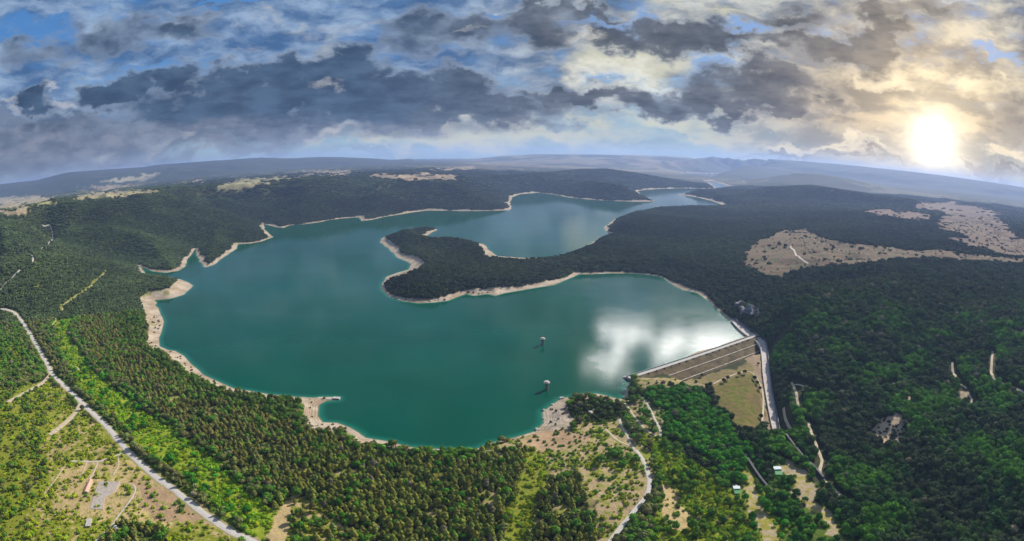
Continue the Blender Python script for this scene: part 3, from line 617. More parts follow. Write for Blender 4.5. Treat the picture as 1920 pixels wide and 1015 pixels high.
_id = np.arange(NA * NR).reshape(NA, NR); _n = np.roll(_id, -1, 0)
GF = np.stack([_id[:, :-1], _id[:, 1:], _n[:, 1:], _n[:, :-1]], -1).reshape(-1, 4)
GV = np.stack([GX, GY, GZ], -1).reshape(-1, 3)
deep = (GS.ravel() < -45)
keep = ~(deep[GF].all(1) & (np.repeat(GR[None, :-1], NA, 0).ravel() > 0))
gme = mesh_np('terrain', GV, GF, True)
ctr = len(GV)
rgba = lambda c: np.c_[c, np.ones(len(c))]
set_attr(gme, 'soil', rgba(gcol), 'FLOAT_COLOR'); set_attr(gme, 'grass', rgba(vcol), 'FLOAT_COLOR'); set_attr(gme, 'veg', veg); set_attr(gme, 'strand', _beach.astype(np.float32))
tag(link('terrain', gme, gm), 'rolling land of forest, scrub and dry clearings around the lake', 'terrain', kind='structure')

# ---------------------------------------------------------------- the lake
wm, q, b = mat('lake_water')
pos = q.node('ShaderNodeNewGeometry').outputs['Position']
sd = q.attr('shore')
big = q.noise(q.v('MULTIPLY', pos, (1, 1, 0)), 0.0035, 4, 0.55, 0.4)
deepc = q.mix(q.ss(big, .35, .65), (.0001, .060, .032), (.0001, .070, .041))
shal = q.mix(q.ss(sd, 17.0, 2.0), deepc, (.008, .125, .085))
shal = q.mix(q.ss(sd, 4.0, 0.3), shal, (.08, .17, .10))
q.put(b.inputs['Base Color'], shal); b.inputs['IOR'].default_value = 1.333; 
sheen_ = q.attr('sheen_patch'); grain = q.noise(q.v('MULTIPLY', pos, (1, 1, 0)), 0.035, 6, 0.7)
sheen = q.ss(q.m('ADD', sheen_, q.m('MULTIPLY', q.m('SUBTRACT', grain, 0.5), 0.7)), 0.05, 1.0)
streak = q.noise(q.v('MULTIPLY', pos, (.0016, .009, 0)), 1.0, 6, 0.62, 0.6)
q.put(b.inputs['Specular IOR Level'], q.m('MAXIMUM', q.ss(sheen, 0, 1, .10, .52), q.ss(streak, .52, .76, .10, .17)))  # traced patches get more reflectivity to put in the pale sheen
ruf = q.noise(q.v('MULTIPLY', pos, (1, 1, 0)), 0.006, 5, 0.6, 0.5)
q.put(b.inputs['Roughness'], q.m('ADD', q.ss(ruf, .35, .65, .05, .09), q.m('MULTIPLY', sheen, q.ss(grain, .3, .7, .0, .035))))
wv = q.noise(q.v('MULTIPLY', pos, (1, 1.4, 0)), 0.16, 5, 0.62); wv2 = q.noise(pos, 0.9, 3, 0.6)
bump(q, b, q.m('ADD', q.m('MULTIPLY', wv, 0.30), q.m('MULTIPLY', wv2, 0.07)), 1.0, 0.16)
u_ = (GV[:, 0] - D1[0]) * DT[0] + (GV[:, 1] - D1[1]) * DT[1]; v_ = (GV[:, 0] - D1[0]) * DN[0] + (GV[:, 1] - D1[1]) * DN[1]
ok = (GS.ravel() < 22) & ~((v_ > -6) & (u_ > -60) & (u_ < DLEN - 8) & (v_ < 500))
wf = GF[ok[GF].all(1)]; us = np.unique(wf); mp = np.zeros(len(GV), np.int64); mp[us] = np.arange(len(us))
wV = GV[us].copy(); wV[:, 2] = 0
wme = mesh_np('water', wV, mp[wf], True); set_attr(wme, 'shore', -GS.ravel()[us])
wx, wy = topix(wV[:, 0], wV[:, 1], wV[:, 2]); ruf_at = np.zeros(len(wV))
for SHEEN, soft, am in (([(1120,500),(1240,505),(1340,555),(1420,625),(1215,720),(1150,720),(1140,660),(1125,590)], 62, 30),      # raised reflectivity paints in a pale sheen before the dam
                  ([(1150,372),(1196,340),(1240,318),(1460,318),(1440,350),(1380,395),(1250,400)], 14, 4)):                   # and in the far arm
    rd_ = dist_poly(wx, wy, SHEEN); rd_ = np.where(inside(wx, wy, SHEEN), rd_, -rd_)
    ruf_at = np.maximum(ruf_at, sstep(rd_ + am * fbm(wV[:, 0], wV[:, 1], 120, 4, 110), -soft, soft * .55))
set_attr(wme, 'sheen_patch', ruf_at)
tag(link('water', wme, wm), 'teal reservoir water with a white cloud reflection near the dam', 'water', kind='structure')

# ---------------------------------------------------------------- haze
hm = bpy.data.materials.new('haze'); hm.use_nodes = True; hm.node_tree.nodes.clear()
q = NT(hm.node_tree); o = q.node('ShaderNodeOutputMaterial'); v = q.node('ShaderNodeVolumePrincipled')
v.inputs['Color'].default_value = (.40, .56, 1.0, 1); v.inputs['Density'].default_value = 3.5e-5; v.inputs['Anisotropy'].default_value = 0.25
v.inputs['Density Attribute'].default_value = ''; v.inputs['Temperature Attribute'].default_value = ''
q.l.new(v.outputs[0], o.inputs['Volume'])
def box_mesh(name, x0, x1, y0, y1, z0, z1):
    V = [(x, y, z) for z in (z0, z1) for x, y in ((x0, y0), (x1, y0), (x1, y1), (x0, y1))]
    return mesh_np(name, V, [(0, 3, 2, 1), (4, 5, 6, 7), (0, 1, 5, 4), (1, 2, 6, 5), (2, 3, 7, 6), (3, 0, 4, 7)])
hz = link('haze', box_mesh('haze', -26500, 26500, -26500, 26500, float(GZ.min()) - 1.0, max(float(GZ.max()), CAM_H) + 25), hm)
tag(hz, 'thin blue summer haze over the whole valley', 'haze', kind='stuff')
# ---------------------------------------------------------------- small modelling helpers
class MB:
    """Collects shapes for ONE mesh object."""
    def __init__(s): s.V = []; s.F = []
    def add(s, V, F):
        o = len(s.V); s.V += [tuple(map(float, v)) for v in V]; s.F += [tuple(i + o for i in f) for f in F]
    def box(s, c, size, rot=0.0, taper=1.0):
        ca, sa = math.cos(rot), math.sin(rot); V = []
        for k, z in ((1.0, -.5), (taper, .5)):
            for x, y in ((-.5, -.5), (.5, -.5), (.5, .5), (-.5, .5)):
                X, Y = x * size[0] * k, y * size[1] * k
                V.append((c[0] + X * ca - Y * sa, c[1] + X * sa + Y * ca, c[2] + z * size[2]))
        s.add(V, [(0, 3, 2, 1), (4, 5, 6, 7), (0, 1, 5, 4), (1, 2, 6, 5), (2, 3, 7, 6), (3, 0, 4, 7)])
    def lathe(s, prof, n=24, c=(0, 0, 0)):
        V = []; F = []
        for r, z in prof:
            for k in range(n): V.append((c[0] + r * math.cos(2 * math.pi * k / n), c[1] + r * math.sin(2 * math.pi * k / n), c[2] + z))
        for i in range(len(prof) - 1):
            for k in range(n): F.append((i * n + k, i * n + (k + 1) % n, (i + 1) * n + (k + 1) % n, (i + 1) * n + k))
        F.append(tuple(range(n - 1, -1, -1))); F.append(tuple(range((len(prof) - 1) * n, len(prof) * n)))
        s.add(V, F)
    def bar(s, a, b, r, n=6):
        a, b = np.array(a, float), np.array(b, float); d = b - a; L = np.linalg.norm(d); d /= L
        u = np.cross(d, (0, 0, 1) if abs(d[2]) < .9 else (1, 0, 0)); u /= np.linalg.norm(u); w = np.cross(d, u); V = []
        for e in (a, b):
            for k in range(n): V.append(e + r * (u * math.cos(2 * math.pi * k / n) + w * math.sin(2 * math.pi * k / n)))
        s.add(V, [(k, (k + 1) % n, n + (k + 1) % n, n + k) for k in range(n)] + [tuple(range(n - 1, -1, -1)), tuple(range(n, 2 * n))])
    def prism(s, loop_a, loop_b):
        n = len(loop_a); s.add(list(loop_a) + list(loop_b), [(k, (k + 1) % n, n + (k + 1) % n, n + k) for k in range(n)] + [tuple(range(n - 1, -1, -1)), tuple(range(n, 2 * n))])
    def mesh(s, name, m=None, smooth=False):
        me = bpy.data.meshes.new(name); me.from_pydata(s.V, [], s.F); me.update()
        bm = bmesh.new(); bm.from_mesh(me); bmesh.ops.recalc_face_normals(bm, faces=bm.faces); bm.to_mesh(me); bm.free()
        if smooth: me.polygons.foreach_set('use_smooth', np.ones(len(me.polygons), bool))
        if m is not None: me.materials.append(m)
        return me
    def obj(s, name, m, parent=None, smooth=False): return link(name, s.mesh(name, m, smooth), None, parent)
def empty(name, loc, rz=0.0, label=None, cat=None, group=None):
    o = bpy.data.objects.new(name, None); COL.objects.link(o); o.location = tuple(map(float, loc)); o.rotation_euler = (0, 0, rz); o.empty_display_size = 0.1
    return tag(o, label, cat, group)
def children(o): return [c for c in o.children]
def copy_tree(o, parent=None):
    c = o.copy(); COL.objects.link(c)
    if parent is not None: c.parent = parent
    for ch in list(o.children): copy_tree(ch, c)
    return c
# ---------------------------------------------------------------- roads and tracks
m_road = plain('worn_asphalt', (.40, .375, .35), (.50, .47, .44), 0.35, 0.85, 0.02)
m_track = plain('pale_dirt', (.38, .30, .20), (.52, .44, .33), 0.25, 0.95, 0.05)
m_grav = plain('grey_gravel_track', (.38, .34, .29), (.50, .46, .40), 0.3, 0.95, 0.05)
m_conc = plain('weathered_concrete', (.36, .33, .30), (.50, .465, .43), 0.12, 0.85, 0.03)
m_concd = plain('dark_concrete', (.035, .036, .045), (.07, .07, .075), 0.15, 0.8, 0.05)  # shadow tone of the channel walls put into the concrete colour
CLEAR = []                                                       # (world line, half width): no trees here
def strip(name, px, width, m, label, cat, kind='structure', wob=0.12, lift=0.45, gap=0.0):
    P = smooth_line(ground([p[0] for p in px], [p[1] for p in px])[:, :2], 4.0)
    CLEAR.append((P, width / 2 + gap))
    t = np.gradient(P, axis=0); t /= np.linalg.norm(t, axis=1)[:, None] + 1e-9; nr = np.stack([-t[:, 1], t[:, 0]], 1)
    w = width / 2 * (1 + wob * np.stack([fbm(P[:, 0], P[:, 1], 18, 2, 5), fbm(P[:, 0] + 50, P[:, 1], 18, 2, 6)], 1) * 2)
    offs = [-1, -.55, 0, .55, 1]; V = []
    for k, o in enumerate(offs):
        q = P + nr * (o * (w[:, 0] if o < 0 else w[:, 1]))[:, None]
        V.append(np.c_[q, gz(q[:, 0], q[:, 1]) + lift - (0.25 if abs(o) == 1 else 0)])
    n = len(P); V = np.stack(V, 1).reshape(-1, 3); F = [(i * 5 + k, i * 5 + k + 1, (i + 1) * 5 + k + 1, (i + 1) * 5 + k) for i in range(n - 1) for k in range(4)]
    return tag(link(name, mesh_np(name, V, F, True), m), label, cat, kind=kind)
ROAD = [(-30,578),(0,580),(18,583),(35,595),(55,625),(75,660),(92,690),(100,705),(150,752),(165,768),(200,800),(238,845),(290,893),(330,922),(380,962),(420,990),(440,1002),(470,1015),(520,1045)]
strip('road', ROAD, 10.2, m_road, 'long pale asphalt road running down the left side to the lower edge', 'road', gap=3.0)
strip('verge', ROAD, 17.0, plain('dusty_verge', (.33, .26, .15), (.24, .22, .08), .22, .95), 'dusty verges along both sides of the asphalt road', 'verge', lift=0.22, wob=.3)
TRACKS = [
 ([(96,703),(78,720),(45,738),(15,755)], 12, m_track, 'wide dirt junction leaving the asphalt road at its upper fork'),
 ([(152,757),(142,775),(118,798),(94,816)], 11, m_track, 'dirt lay-by track below the second fork of the asphalt road'),
 ([(238,847),(205,860),(182,866),(135,866)], 4.2, m_grav, 'grey track from the asphalt road towards the ruined yard'),
 ([(183,867),(178,882),(167,902)], 3.4, m_track, 'short track down to the pink roofed barn'),
 ([(222,857),(221,875),(212,893)], 3.0, m_track, 'faint track beside the scrub above the paved yard'),
 ([(163,868),(150,900)], 2.6, m_track, 'thin straight footpath left of the barn track'),
 ([(250,910),(254,920),(243,942),(222,968),(206,990),(178,1016)], 3.0, m_grav, 'curved grey track through the scrub right of the yard'),
 ([(118,880),(100,905),(82,930)], 2.4, m_track, 'thin dirt path on the left scrub slope'),
 ([(-20,560),(0,545),(20,525),(38,507)], 6.5, m_road, 'straight pale road piece in the forest at the left border'),
 ([(56,475),(62,484),(62,493)], 7, m_road, 'short pale bend of road in the left forest'),
 ([(80,423),(98,436),(92,455),(78,468)], 6, m_road, 'distant bend of road on the left hillside'),
 ([(118,585),(120,572),(160,545),(185,523),(203,507)], 3.4, m_track, 'dirt track along the green strip to the inlet'),
 ([(92,593),(105,600),(98,612),(118,616)], 3.2, m_track, 'branching dirt patch at the head of the green strip'),
 ([(145,690),(152,697),(165,690)], 3.2, m_track, 'small dirt crossing in the middle of the green strip'),
 ([(1163,751),(1185,776),(1204,800),(1222,814),(1241,823)], 4.0, m_track, 'lower pale track from the shore past the left end of the dam'),
 ([(1197,741),(1212,757),(1222,776),(1232,795),(1238,808),(1238,820)], 4.4, m_grav, 'upper grey track winding from the left end of the dam'),
 ([(1161,785),(1165,800),(1176,817),(1184,836),(1200,856)], 4.2, m_grav, 'grey track from the wooded headland to the dirt road'),
 ([(1135,805),(1150,820),(1165,830),(1185,838)], 4.2, m_track, 'pale track over the bare ground behind the headland'),
 ([(1192,845),(1202,858),(1212,880),(1218,905),(1214,925),(1205,940),(1180,970),(1145,1015),(1130,1040)], 6.0, m_road, 'pale road curving down to the lower edge right of the pines'),
 ([(1258,760),(1275,768),(1291,783)], 4.5, m_track, 'short bare track on the deep green slope'),
 ([(1256,830),(1290,850),(1300,852),(1336,868)], 3.5, m_track, 'bare earth scar between the scrub and the green slope'),
 ([(1337,721),(1350,714),(1365,708),(1382,701),(1398,697),(1414,704),(1426,722),(1431,745),(1431,770),(1428,800)], 3.6, m_track, 'curved track round the head of the meadow below the dam'),
 ([(1484,718),(1489,728),(1494,745),(1496,765)], 4.0, m_track, 'pale track climbing beside the spillway in the right forest'),
 ([(1484,724),(1498,722),(1512,727),(1526,732)], 3.6, m_track, 'side track leaving the climbing track in the right forest'),
 ([(1515,793),(1521,812),(1530,835),(1538,855),(1541,866),(1537,885),(1546,903),(1565,920),(1590,940)], 4.0, m_track, 'long pale forest track right of the river'),
 ([(1469,766),(1473,788),(1484,808)], 3.0, m_track, 'short track beside the lower spillway'),
 ([(1652,729),(1665,726),(1677,719)], 4.0, m_track, 'short pale track in the middle of the right forest'),
 ([(1785,680),(1787,700),(1796,718),(1812,730)], 4.0, m_track, 'bent pale track high in the right forest'),
 ([(1861,660),(1859,685),(1862,708),(1885,722),(1925,742)], 4.5, m_track, 'pale track at the right border of the forest'),
 ([(1815,738),(1822,752),(1818,768)], 3.5, m_track, 'stony track below the bent one in the right forest'),
 ([(1482,461),(1490,472),(1500,484),(1515,495)], 6, m_grav, 'worn track across the large dry clearing'),
]
for px, w, m_, lab in TRACKS: strip('track', px, w * (1.25 if px[0][0] > 1445 else 1.0), m_, lab, 'track', gap=6.0 if px[0][0] > 1445 else (1.0 if w < 5 else .5))
# paved yard of the ruined farm
def pad(name, px, m, label, cat, lift=0.6, thick=0.5, parent=None):
    G = ground([p[0] for p in px], [p[1] for p in px]); z = float(G[:, 2].max()) + lift
    b = MB(); b.prism([(x, y, z - thick - 1.5) for x, y, _ in G], [(x, y, z) for x, y, _ in G])
    CLEAR.append((np.vstack([G[:, :2], G[:1, :2]]), 1.0))
    for k_ in range(len(G)): CLEAR.append((np.array([G[:, :2].mean(0), G[k_, :2]]), 5.0))
    return tag(b.obj(name, m, parent), label, cat, kind='structure')
pad('pavement', [(186,904.5),(226,906),(217,922),(197,936),(194,957),(168,955)], plain('cracked_paving', (.33, .28, .24), (.44, .39, .34), .3, .9, .02), 'cracked grey paved yard beside the pink roofed barn', 'pavement', 0.35)

# ---------------------------------------------------------------- the dam
m_face = plain('dry_grass_embankment', (.062, .046, .020), (.155, .110, .052), 0.05, 0.95, 0.25)
m_rip = plain('pale_riprap', (.36, .32, .27), (.50, .46, .40), 0.5, 0.95, 0.3)
dam = empty('dam', (D1[0], D1[1], 0), 0, 'long grassed earth dam with three pale berms at the right end of the lake', 'dam')
def dpt(u, v, z): p = DT * u + DN * v; return (p[0], p[1], z)      # dam-local: along, downstream, up
EXT = -14
def along(name, prof, m, u0=EXT, u1=DLEN + 14, n=60, jit=0.0, parent=dam):
    b = MB(); k = len(prof); V = []
    for i in range(n + 1):
        u = u0 + (u1 - u0) * i / n
        for j, (v, z) in enumerate(prof): V.append(dpt(u, v, z + (random.uniform(-jit, jit) if jit and 0 < j < k - 1 else 0)))
    F = [(i * k + j, i * k + j + 1, (i + 1) * k + j + 1, (i + 1) * k + j) for i in range(n) for j in range(k - 1)]
    F += [(i * k + k - 1, i * k, (i + 1) * k, (i + 1) * k + k - 1) for i in range(n)] + [tuple(range(k)), tuple(range(n * k + k - 1, n * k - 1, -1))]
    b.add(V, F); return b.obj(name, m, parent)
def zf(v): return DAM_Z - v / DAM_M
BERMS = [-3.9, -12.8, -21.4]; vb = [(DAM_Z - z) * DAM_M for z in BERMS]; TOE = (DAM_Z + 30) * DAM_M
prev = 0.0
for v in vb + [TOE]:
    segs = [prev + (v - prev) * t for t in (0, .25, .5, .75, 1)]
    along('embankment', [(s, zf(s)) for s in segs] + [(v, zf(v) - 8), (prev, zf(prev) - 14)], m_face, u0=-10, n=80, jit=0.35)
    prev = v + 0.01
for v in vb: along('berm', [(v - 2.6, zf(v) + 0.35), (v + 1.6, zf(v) + 0.35), (v + 1.6, zf(v) - 1.2), (v - 2.6, zf(v) - 1.2)], plain('pale_berm_track', (.38, .33, .26), (.50, .45, .38), .2, .9), u0=2)
along('crest_road', [(-11, DAM_Z + .05), (-.2, DAM_Z + .05), (-.2, DAM_Z - 6), (-11, DAM_Z - 6)], plain('crest_asphalt', (.36, .345, .33), (.46, .44, .42), .2, .85), u0=-16)
along('kerb', [(-.9, DAM_Z + .45), (-.45, DAM_Z + .45), (-.45, DAM_Z + .1), (-.9, DAM_Z + .1)], m_conc)
along('parapet_wall', [(-12.3, DAM_Z + 1.9), (-11.2, DAM_Z + 1.9), (-11.2, DAM_Z - 4), (-12.3, DAM_Z - 4)], plain('grey_parapet', (.20, .19, .18), (.30, .285, .27), .3, .85))
along('upstream_slope', [(-12.4, DAM_Z - .4), (-17, 2.4), (-23, 0.2), (-32, -4), (-32, -9), (-12.4, -9)], m_rip, n=120, jit=0.25)
# bridge over the spillway at the right end, carrying the crest road
br = empty('bridge', (*(D1 - DT * 30 - DN * 6), DAM_Z), math.atan2(DT[1], DT[0]), 'short pale road bridge over the spillway at the right end of the dam', 'bridge')
b = MB(); b.box((0, 0, -.3), (44, 8, .9)); b.obj('deck', m_conc, br)
for s_ in (-1, 1):
    b = MB(); b.box((0, s_ * 3.8, .75), (44, .35, 1.1)); b.obj('railing', m_conc, br)
for k in (-8, 6):
    b = MB(); b.box((k, 0, -4), (1.4, 6.5, 6.6)); b.obj('pier', m_concd, br)

# ---------------------------------------------------------------- the spillway
def wall_line(name, P, thick, h0, m, parent, base=-4):
    """A wall along world points (x, y, top z)."""
    P = np.asarray(P, float); t = np.gradient(P[:, :2], axis=0); t /= np.linalg.norm(t, axis=1)[:, None]; n = np.stack([-t[:, 1], t[:, 0]], 1) * thick / 2
    V = []; F = []
    for (x, y, z), (nx, ny) in zip(P, n): V += [(x - nx, y - ny, z + base), (x + nx, y + ny, z + base), (x + nx, y + ny, z + h0), (x - nx, y - ny, z + h0)]
    for i in range(len(P) - 1):
        for k in range(4): F.append((i * 4 + k, i * 4 + (k + 1) % 4, i * 4 + 4 + (k + 1) % 4, i * 4 + 4 + k))
    F += [(3, 2, 1, 0), tuple(len(V) - 4 + k for k in range(4))]
    b = MB(); b.add(V, F); return b.obj(name, m, parent)
spw = empty('spillway', (0, 0, 0), 0, 'long pale concrete spillway chute running down the right side of the dam', 'spillway')
b = MB(); V = []; F = []
for a, c_ in zip(SL, SRr): V += [tuple(a), tuple((a + c_) / 2 + (0, 0, -.15)), tuple(c_), (c_[0], c_[1], c_[2] - 5), (a[0], a[1], a[2] - 5)]
for i in range(69):
    for k in range(5): F.append((i * 5 + k, i * 5 + (k + 1) % 5, i * 5 + 5 + (k + 1) % 5, i * 5 + 5 + k))
F += [(4, 3, 2, 1, 0), tuple(345 + k for k in range(5))]; b.add(V, F)
b.obj('chute_floor', plain('pinkish_chute_concrete', (.40, .345, .32), (.52, .455, .42), .10, .85), spw)
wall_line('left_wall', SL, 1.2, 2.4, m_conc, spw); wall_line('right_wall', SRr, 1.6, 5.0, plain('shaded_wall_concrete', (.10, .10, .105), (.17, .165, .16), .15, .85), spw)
for i in range(8, 70, 6):
    a, c_ = SL[i], SRr[i]; b = MB(); d = c_ - a; L = np.hypot(d[0], d[1])
    b.box((*((a + c_) / 2)[:2], (a[2] + c_[2]) / 2 + .02), (.35, L, .3), math.atan2(d[1], d[0]) - math.pi / 2); b.obj('sill', m_conc, spw)
b = MB(); a, c_ = SL[-1], SRr[-1]; d = c_ - a; b.box((*((a + c_) / 2)[:2], -29), (3, np.hypot(d[0], d[1]) + 2, 3.0), math.atan2(d[1], d[0]) - math.pi / 2); b.obj('end_block', m_conc, spw)
CLEAR.append(((SL[:, :2] + SRr[:, :2]) / 2, float(np.hypot(*(SL[40] - SRr[40])[:2])) / 2 + 3))
CLEAR.append((np.array([D1 + DN * 20, D2 + DN * 20]), 24.0)); CLEAR.append((np.array([D1 + DN * 55, D2 - DT * 90 + DN * 55]), 16.0)); CLEAR.append((np.array([D1 - DN * 10, D2 - DN * 10]), 22.0)); CLEAR.append((np.array([D1 + DN * 82, D1 + DT * 235 + DN * 82]), 20.0))
# dark wall along the river channel, and the second one higher on the slope
def chan_wall(pts, label):
    P = wpts(pts); P = smooth_line(P, 8); P[:, 2] = gz(P[:, 0], P[:, 1]) - .5
    t = empty('retaining_wall', (0, 0, 0), 0, label, 'wall')
    wall_line('wall_body', P, 3.0, 5.0, m_concd, t); wall_line('coping', P + (0, 0, 5.05), 3.4, .4, plain('wall_coping', (.045, .045, .055), (.08, .08, .085), .2), t, base=0.0)
    CLEAR.append((P[:, :2], 5.0))
chan_wall([(1462,836,-30),(1470,853,-30),(1484,875,-31),(1500,897,-32),(1516,913,-32),(1533,936,-33)], 'long dark channel wall right of the river below the spillway')
chan_wall([(1391,880,-24),(1398,893,-24),(1411,915,-24),(1425,935,-24),(1440,953,-24)], 'shorter dark channel wall on the green slope left of the river')

# ---------------------------------------------------------------- intake towers in the lake
m_white = plain('pale_painted_concrete', (.44, .385, .345), (.58, .52, .48), .25, .7)
m_iron = plain('dull_grey_iron', (.16, .16, .17), (.24, .24, .24), .5, .6)
def intake_tower(px, py, label):
    x, y = flat(px, py, 0)
    t = empty('intake_tower', (x, y, 0), random.uniform(0, 1), label, 'intake tower', 'round intake towers in the lake')
    b = MB(); b.lathe([(3.1, -12), (3.1, 1.0), (2.8, 1.4), (2.7, 13.6)], 20); b.obj('shaft', plain('tower_shaft', (.13, .12, .12), (.22, .20, .19), .25, .8), t)
    b = MB(); b.lathe([(2.75, 13.2), (3.4, 14.3), (4.8, 15.6), (4.8, 15.95)], 12); b.obj('bracket', m_concd, t)
    b = MB(); b.lathe([(5.1, 15.9), (5.4, 16.1), (5.4, 18.0), (5.2, 18.2)], 12); pl = b.obj('platform', m_white, t)
    b = MB(); b.lathe([(3.2, 18.2), (3.2, 20.0), (3.5, 20.05), (3.5, 20.4), (.3, 20.8)], 10); cb = b.obj('hoist_house', m_white, t)
    b = MB(); b.box((3.12, 0, 19.05), (.3, 1.1, 1.7)); b.obj('door', m_iron, cb)
    b = MB()
    for k in range(16):
        a = k * math.pi / 8; b.bar((5.0 * math.cos(a), 5.0 * math.sin(a), 18.1), (5.0 * math.cos(a), 5.0 * math.sin(a), 19.3), .06, 4)
        a2 = a + math.pi / 8; b.bar((5.0 * math.cos(a), 5.0 * math.sin(a), 19.25), (5.0 * math.cos(a2), 5.0 * math.sin(a2), 19.25), .06, 4)
    b.obj('railing', m_iron, pl)
    b = MB()
    for s_ in (-.4, .4): b.bar((3.3, s_, .5), (3.3, s_, 14), .07, 4)
    for k in range(26): b.bar((3.3, -.4, .8 + k * .5), (3.3, .4, .8 + k * .5), .05, 4)
    b.obj('ladder', m_iron, t)
    t.scale = (1.1, 1.1, .84)
    for s_ in (2.1,):
        b = MB(); b.bar((1.9, 3.3, -4), (1.9, 3.3, 15.6), .55, 10); b.obj('column', m_white, t)
intake_tower(1017.5, 647, 'pale round intake tower farther out in the lake, nearer the peninsula')
intake_tower(1025, 731, 'pale round intake tower nearer the shore and the rocky headland')

# ---------------------------------------------------------------- jetty, farm buildings, pump houses, rocks
def lump(seed, rad=(1, 1, 1), sub=2, amp=.35, wl=.9):
    bm = bmesh.new(); bmesh.ops.create_icosphere(bm, subdivisions=sub, radius=1.0)
    V = np.array([v.co for v in bm.verts]); d = 1 + amp * perlin(V[:, 0] / wl + seed * 3.7 + V[:, 2] * .8, V[:, 1] / wl - V[:, 2] * .9 + seed, seed % 50)
    for v, k in zip(bm.verts, d): v.co = (v.co.x * k * rad[0], v.co.y * k * rad[1], v.co.z * k * rad[2])
    F = [[v.index for v in f.verts] for f in bm.faces]; V = [tuple(v.co) for v in bm.verts]; bm.free(); return V, F
jt = empty('jetty', (*flat(612, 747.5, 0), 0), 0, 'narrow stone jetty reaching into the lake from the left beach', 'jetty')
jx, jy = np.array(flat([596, 604, 612, 620, 628, 633], [747.5, 747.5, 747.8, 748, 748, 748.3], 0)); jo = np.array(flat(612, 747.5, 0))
P = smooth_line(np.stack([jx - jo[0], jy - jo[1]], 1), 2.0); b = MB(); V = []; F = []
for i, (x, y) in enumerate(P):
    w_ = 4.5 + 1.2 * math.sin(i * .7) * .4; V += [(x, y - w_ - 5, -2.2), (x, y - w_, 1.1 + random.uniform(-.2, .2)), (x, y + w_ * .4, 1.5 + random.uniform(-.2, .2)), (x, y + w_, 1.0), (x, y + w_ + 5, -2.2)]
for i in range(len(P) - 1):
    for k in range(4): F.append((i * 5 + k, i * 5 + k + 1, i * 5 + 6 + k, i * 5 + 5 + k))
F.append(tuple(range(5))); F.append(tuple(len(V) - 1 - k for k in range(5))); b.add(V, F); b.obj('causeway', m_rip, jt)
b = MB(); e = P[-1]; b.box((e[0] - 2, e[1], 1.2), (13, 8, 3.0)); b.obj('head_block', m_conc, jt)
b = MB(); b.box((e[0] - 3, e[1] - 4.4, .9), (9, .9, 2.4)); b.obj('fender', m_concd, jt)
def house(name, px, py, L, Wd, H, roof_h, rz, mw, mr, label, cat, win=3, gable=True):
    g = ground(px, py)[0]; zb = min(float(gz(np.array([g[0] + math.cos(rz) * s * L / 2]), np.array([g[1] + math.sin(rz) * s * L / 2]))[0]) for s in (-1, 0, 1))
    t = empty(name, (g[0], g[1], zb), rz, label, cat)
    b = MB(); b.box((0, 0, H / 2 - .5), (L, Wd, H + 1)); wl = b.obj('wall', mw, t)
    b = MB(); o = .6
    if gable:
        for s_ in (-1, 1):
            b = MB(); b.prism([(-L / 2 - o, s_ * (Wd / 2 + o), H - .1), (-L / 2 - o, 0.0, H + roof_h), (-L / 2 - o, 0.0, H + roof_h + .22), (-L / 2 - o, s_ * (Wd / 2 + o), H + .12)], [(L / 2 + o, s_ * (Wd / 2 + o), H - .1), (L / 2 + o, 0.0, H + roof_h), (L / 2 + o, 0.0, H + roof_h + .22), (L / 2 + o, s_ * (Wd / 2 + o), H + .12)]); b.obj('roof', mr, t)
        for e_ in (-1, 1):
            b = MB(); b.prism([(e_ * (L / 2 - .15), -Wd / 2, H), (e_ * (L / 2 - .15), Wd / 2, H), (e_ * (L / 2 - .15), 0, H + roof_h)], [(e_ * (L / 2 - .02), -Wd / 2, H), (e_ * (L / 2 - .02), Wd / 2, H), (e_ * (L / 2 - .02), 0, H + roof_h)]); b.obj('gable', mw, t)
    else:
        b.box((0, 0, H + .2), (L + .8, Wd + .8, .5)); b.obj('roof', mr, t)
    for s_ in (-1, 1):
        for k in range(win):
            x = (k + .5) / win * L - L / 2; b = MB(); b.box((x, s_ * (Wd / 2 + .01), H * .58), (min(1.4, L / win * .5), .12, H * .34)); b.obj('window', m_iron, wl)
    b = MB(); b.box((-L / 2 - .01, 0, 1.0), (.12, 1.3, 2.1)); b.obj('door', m_iron, t)
    CLEAR.append((np.array([[g[0] - math.cos(rz) * L / 2, g[1] - math.sin(rz) * L / 2], [g[0] + math.cos(rz) * L / 2, g[1] + math.sin(rz) * L / 2]]), Wd / 2 + 2.5))
    return t
m_plast = plain('old_plaster', (.34, .30, .25), (.48, .43, .37), .6, .9)
g0, g1 = ground([171, 161.5], [903, 925]); dd = g1 - g0
house('barn', 166.3, 914, float(np.hypot(dd[0], dd[1])), 6.2, 2.6, 1.5, math.atan2(dd[1], dd[0]), m_plast, plain('faded_salmon_tiles', (.56, .30, .21), (.68, .41, .30), .8, .9), 'long low barn with a faded salmon pink roof beside the paved yard', 'barn', 6)
g0, g1 = ground([169, 166], [976, 990]); dd = g1 - g0
house('shed', 167.5, 983, float(np.hypot(dd[0], dd[1])), 7.0, 2.2, 0, math.atan2(dd[1], dd[0]), m_plast, plain('grey_flat_roof', (.38, .35, .32), (.48, .45, .41), .4, .9), 'small flat grey roofed shed below the paved yard', 'shed', 3, False)
house('hut', 219, 994, 7.5, 5.0, 2.4, 1.2, -0.5, m_plast, plain('pale_sheet_roof', (.50, .47, .43), (.60, .57, .53), .4, .8), 'small hut with a pale roof beside the dark grove at the lower left', 'hut', 2)
m_green = plain('green_sheet_roof', (.03, .23, .06), (.05, .30, .09), .4, .6); m_bl = plain('white_blue_wall', (.50, .56, .62), (.62, .67, .72), .5, .8)
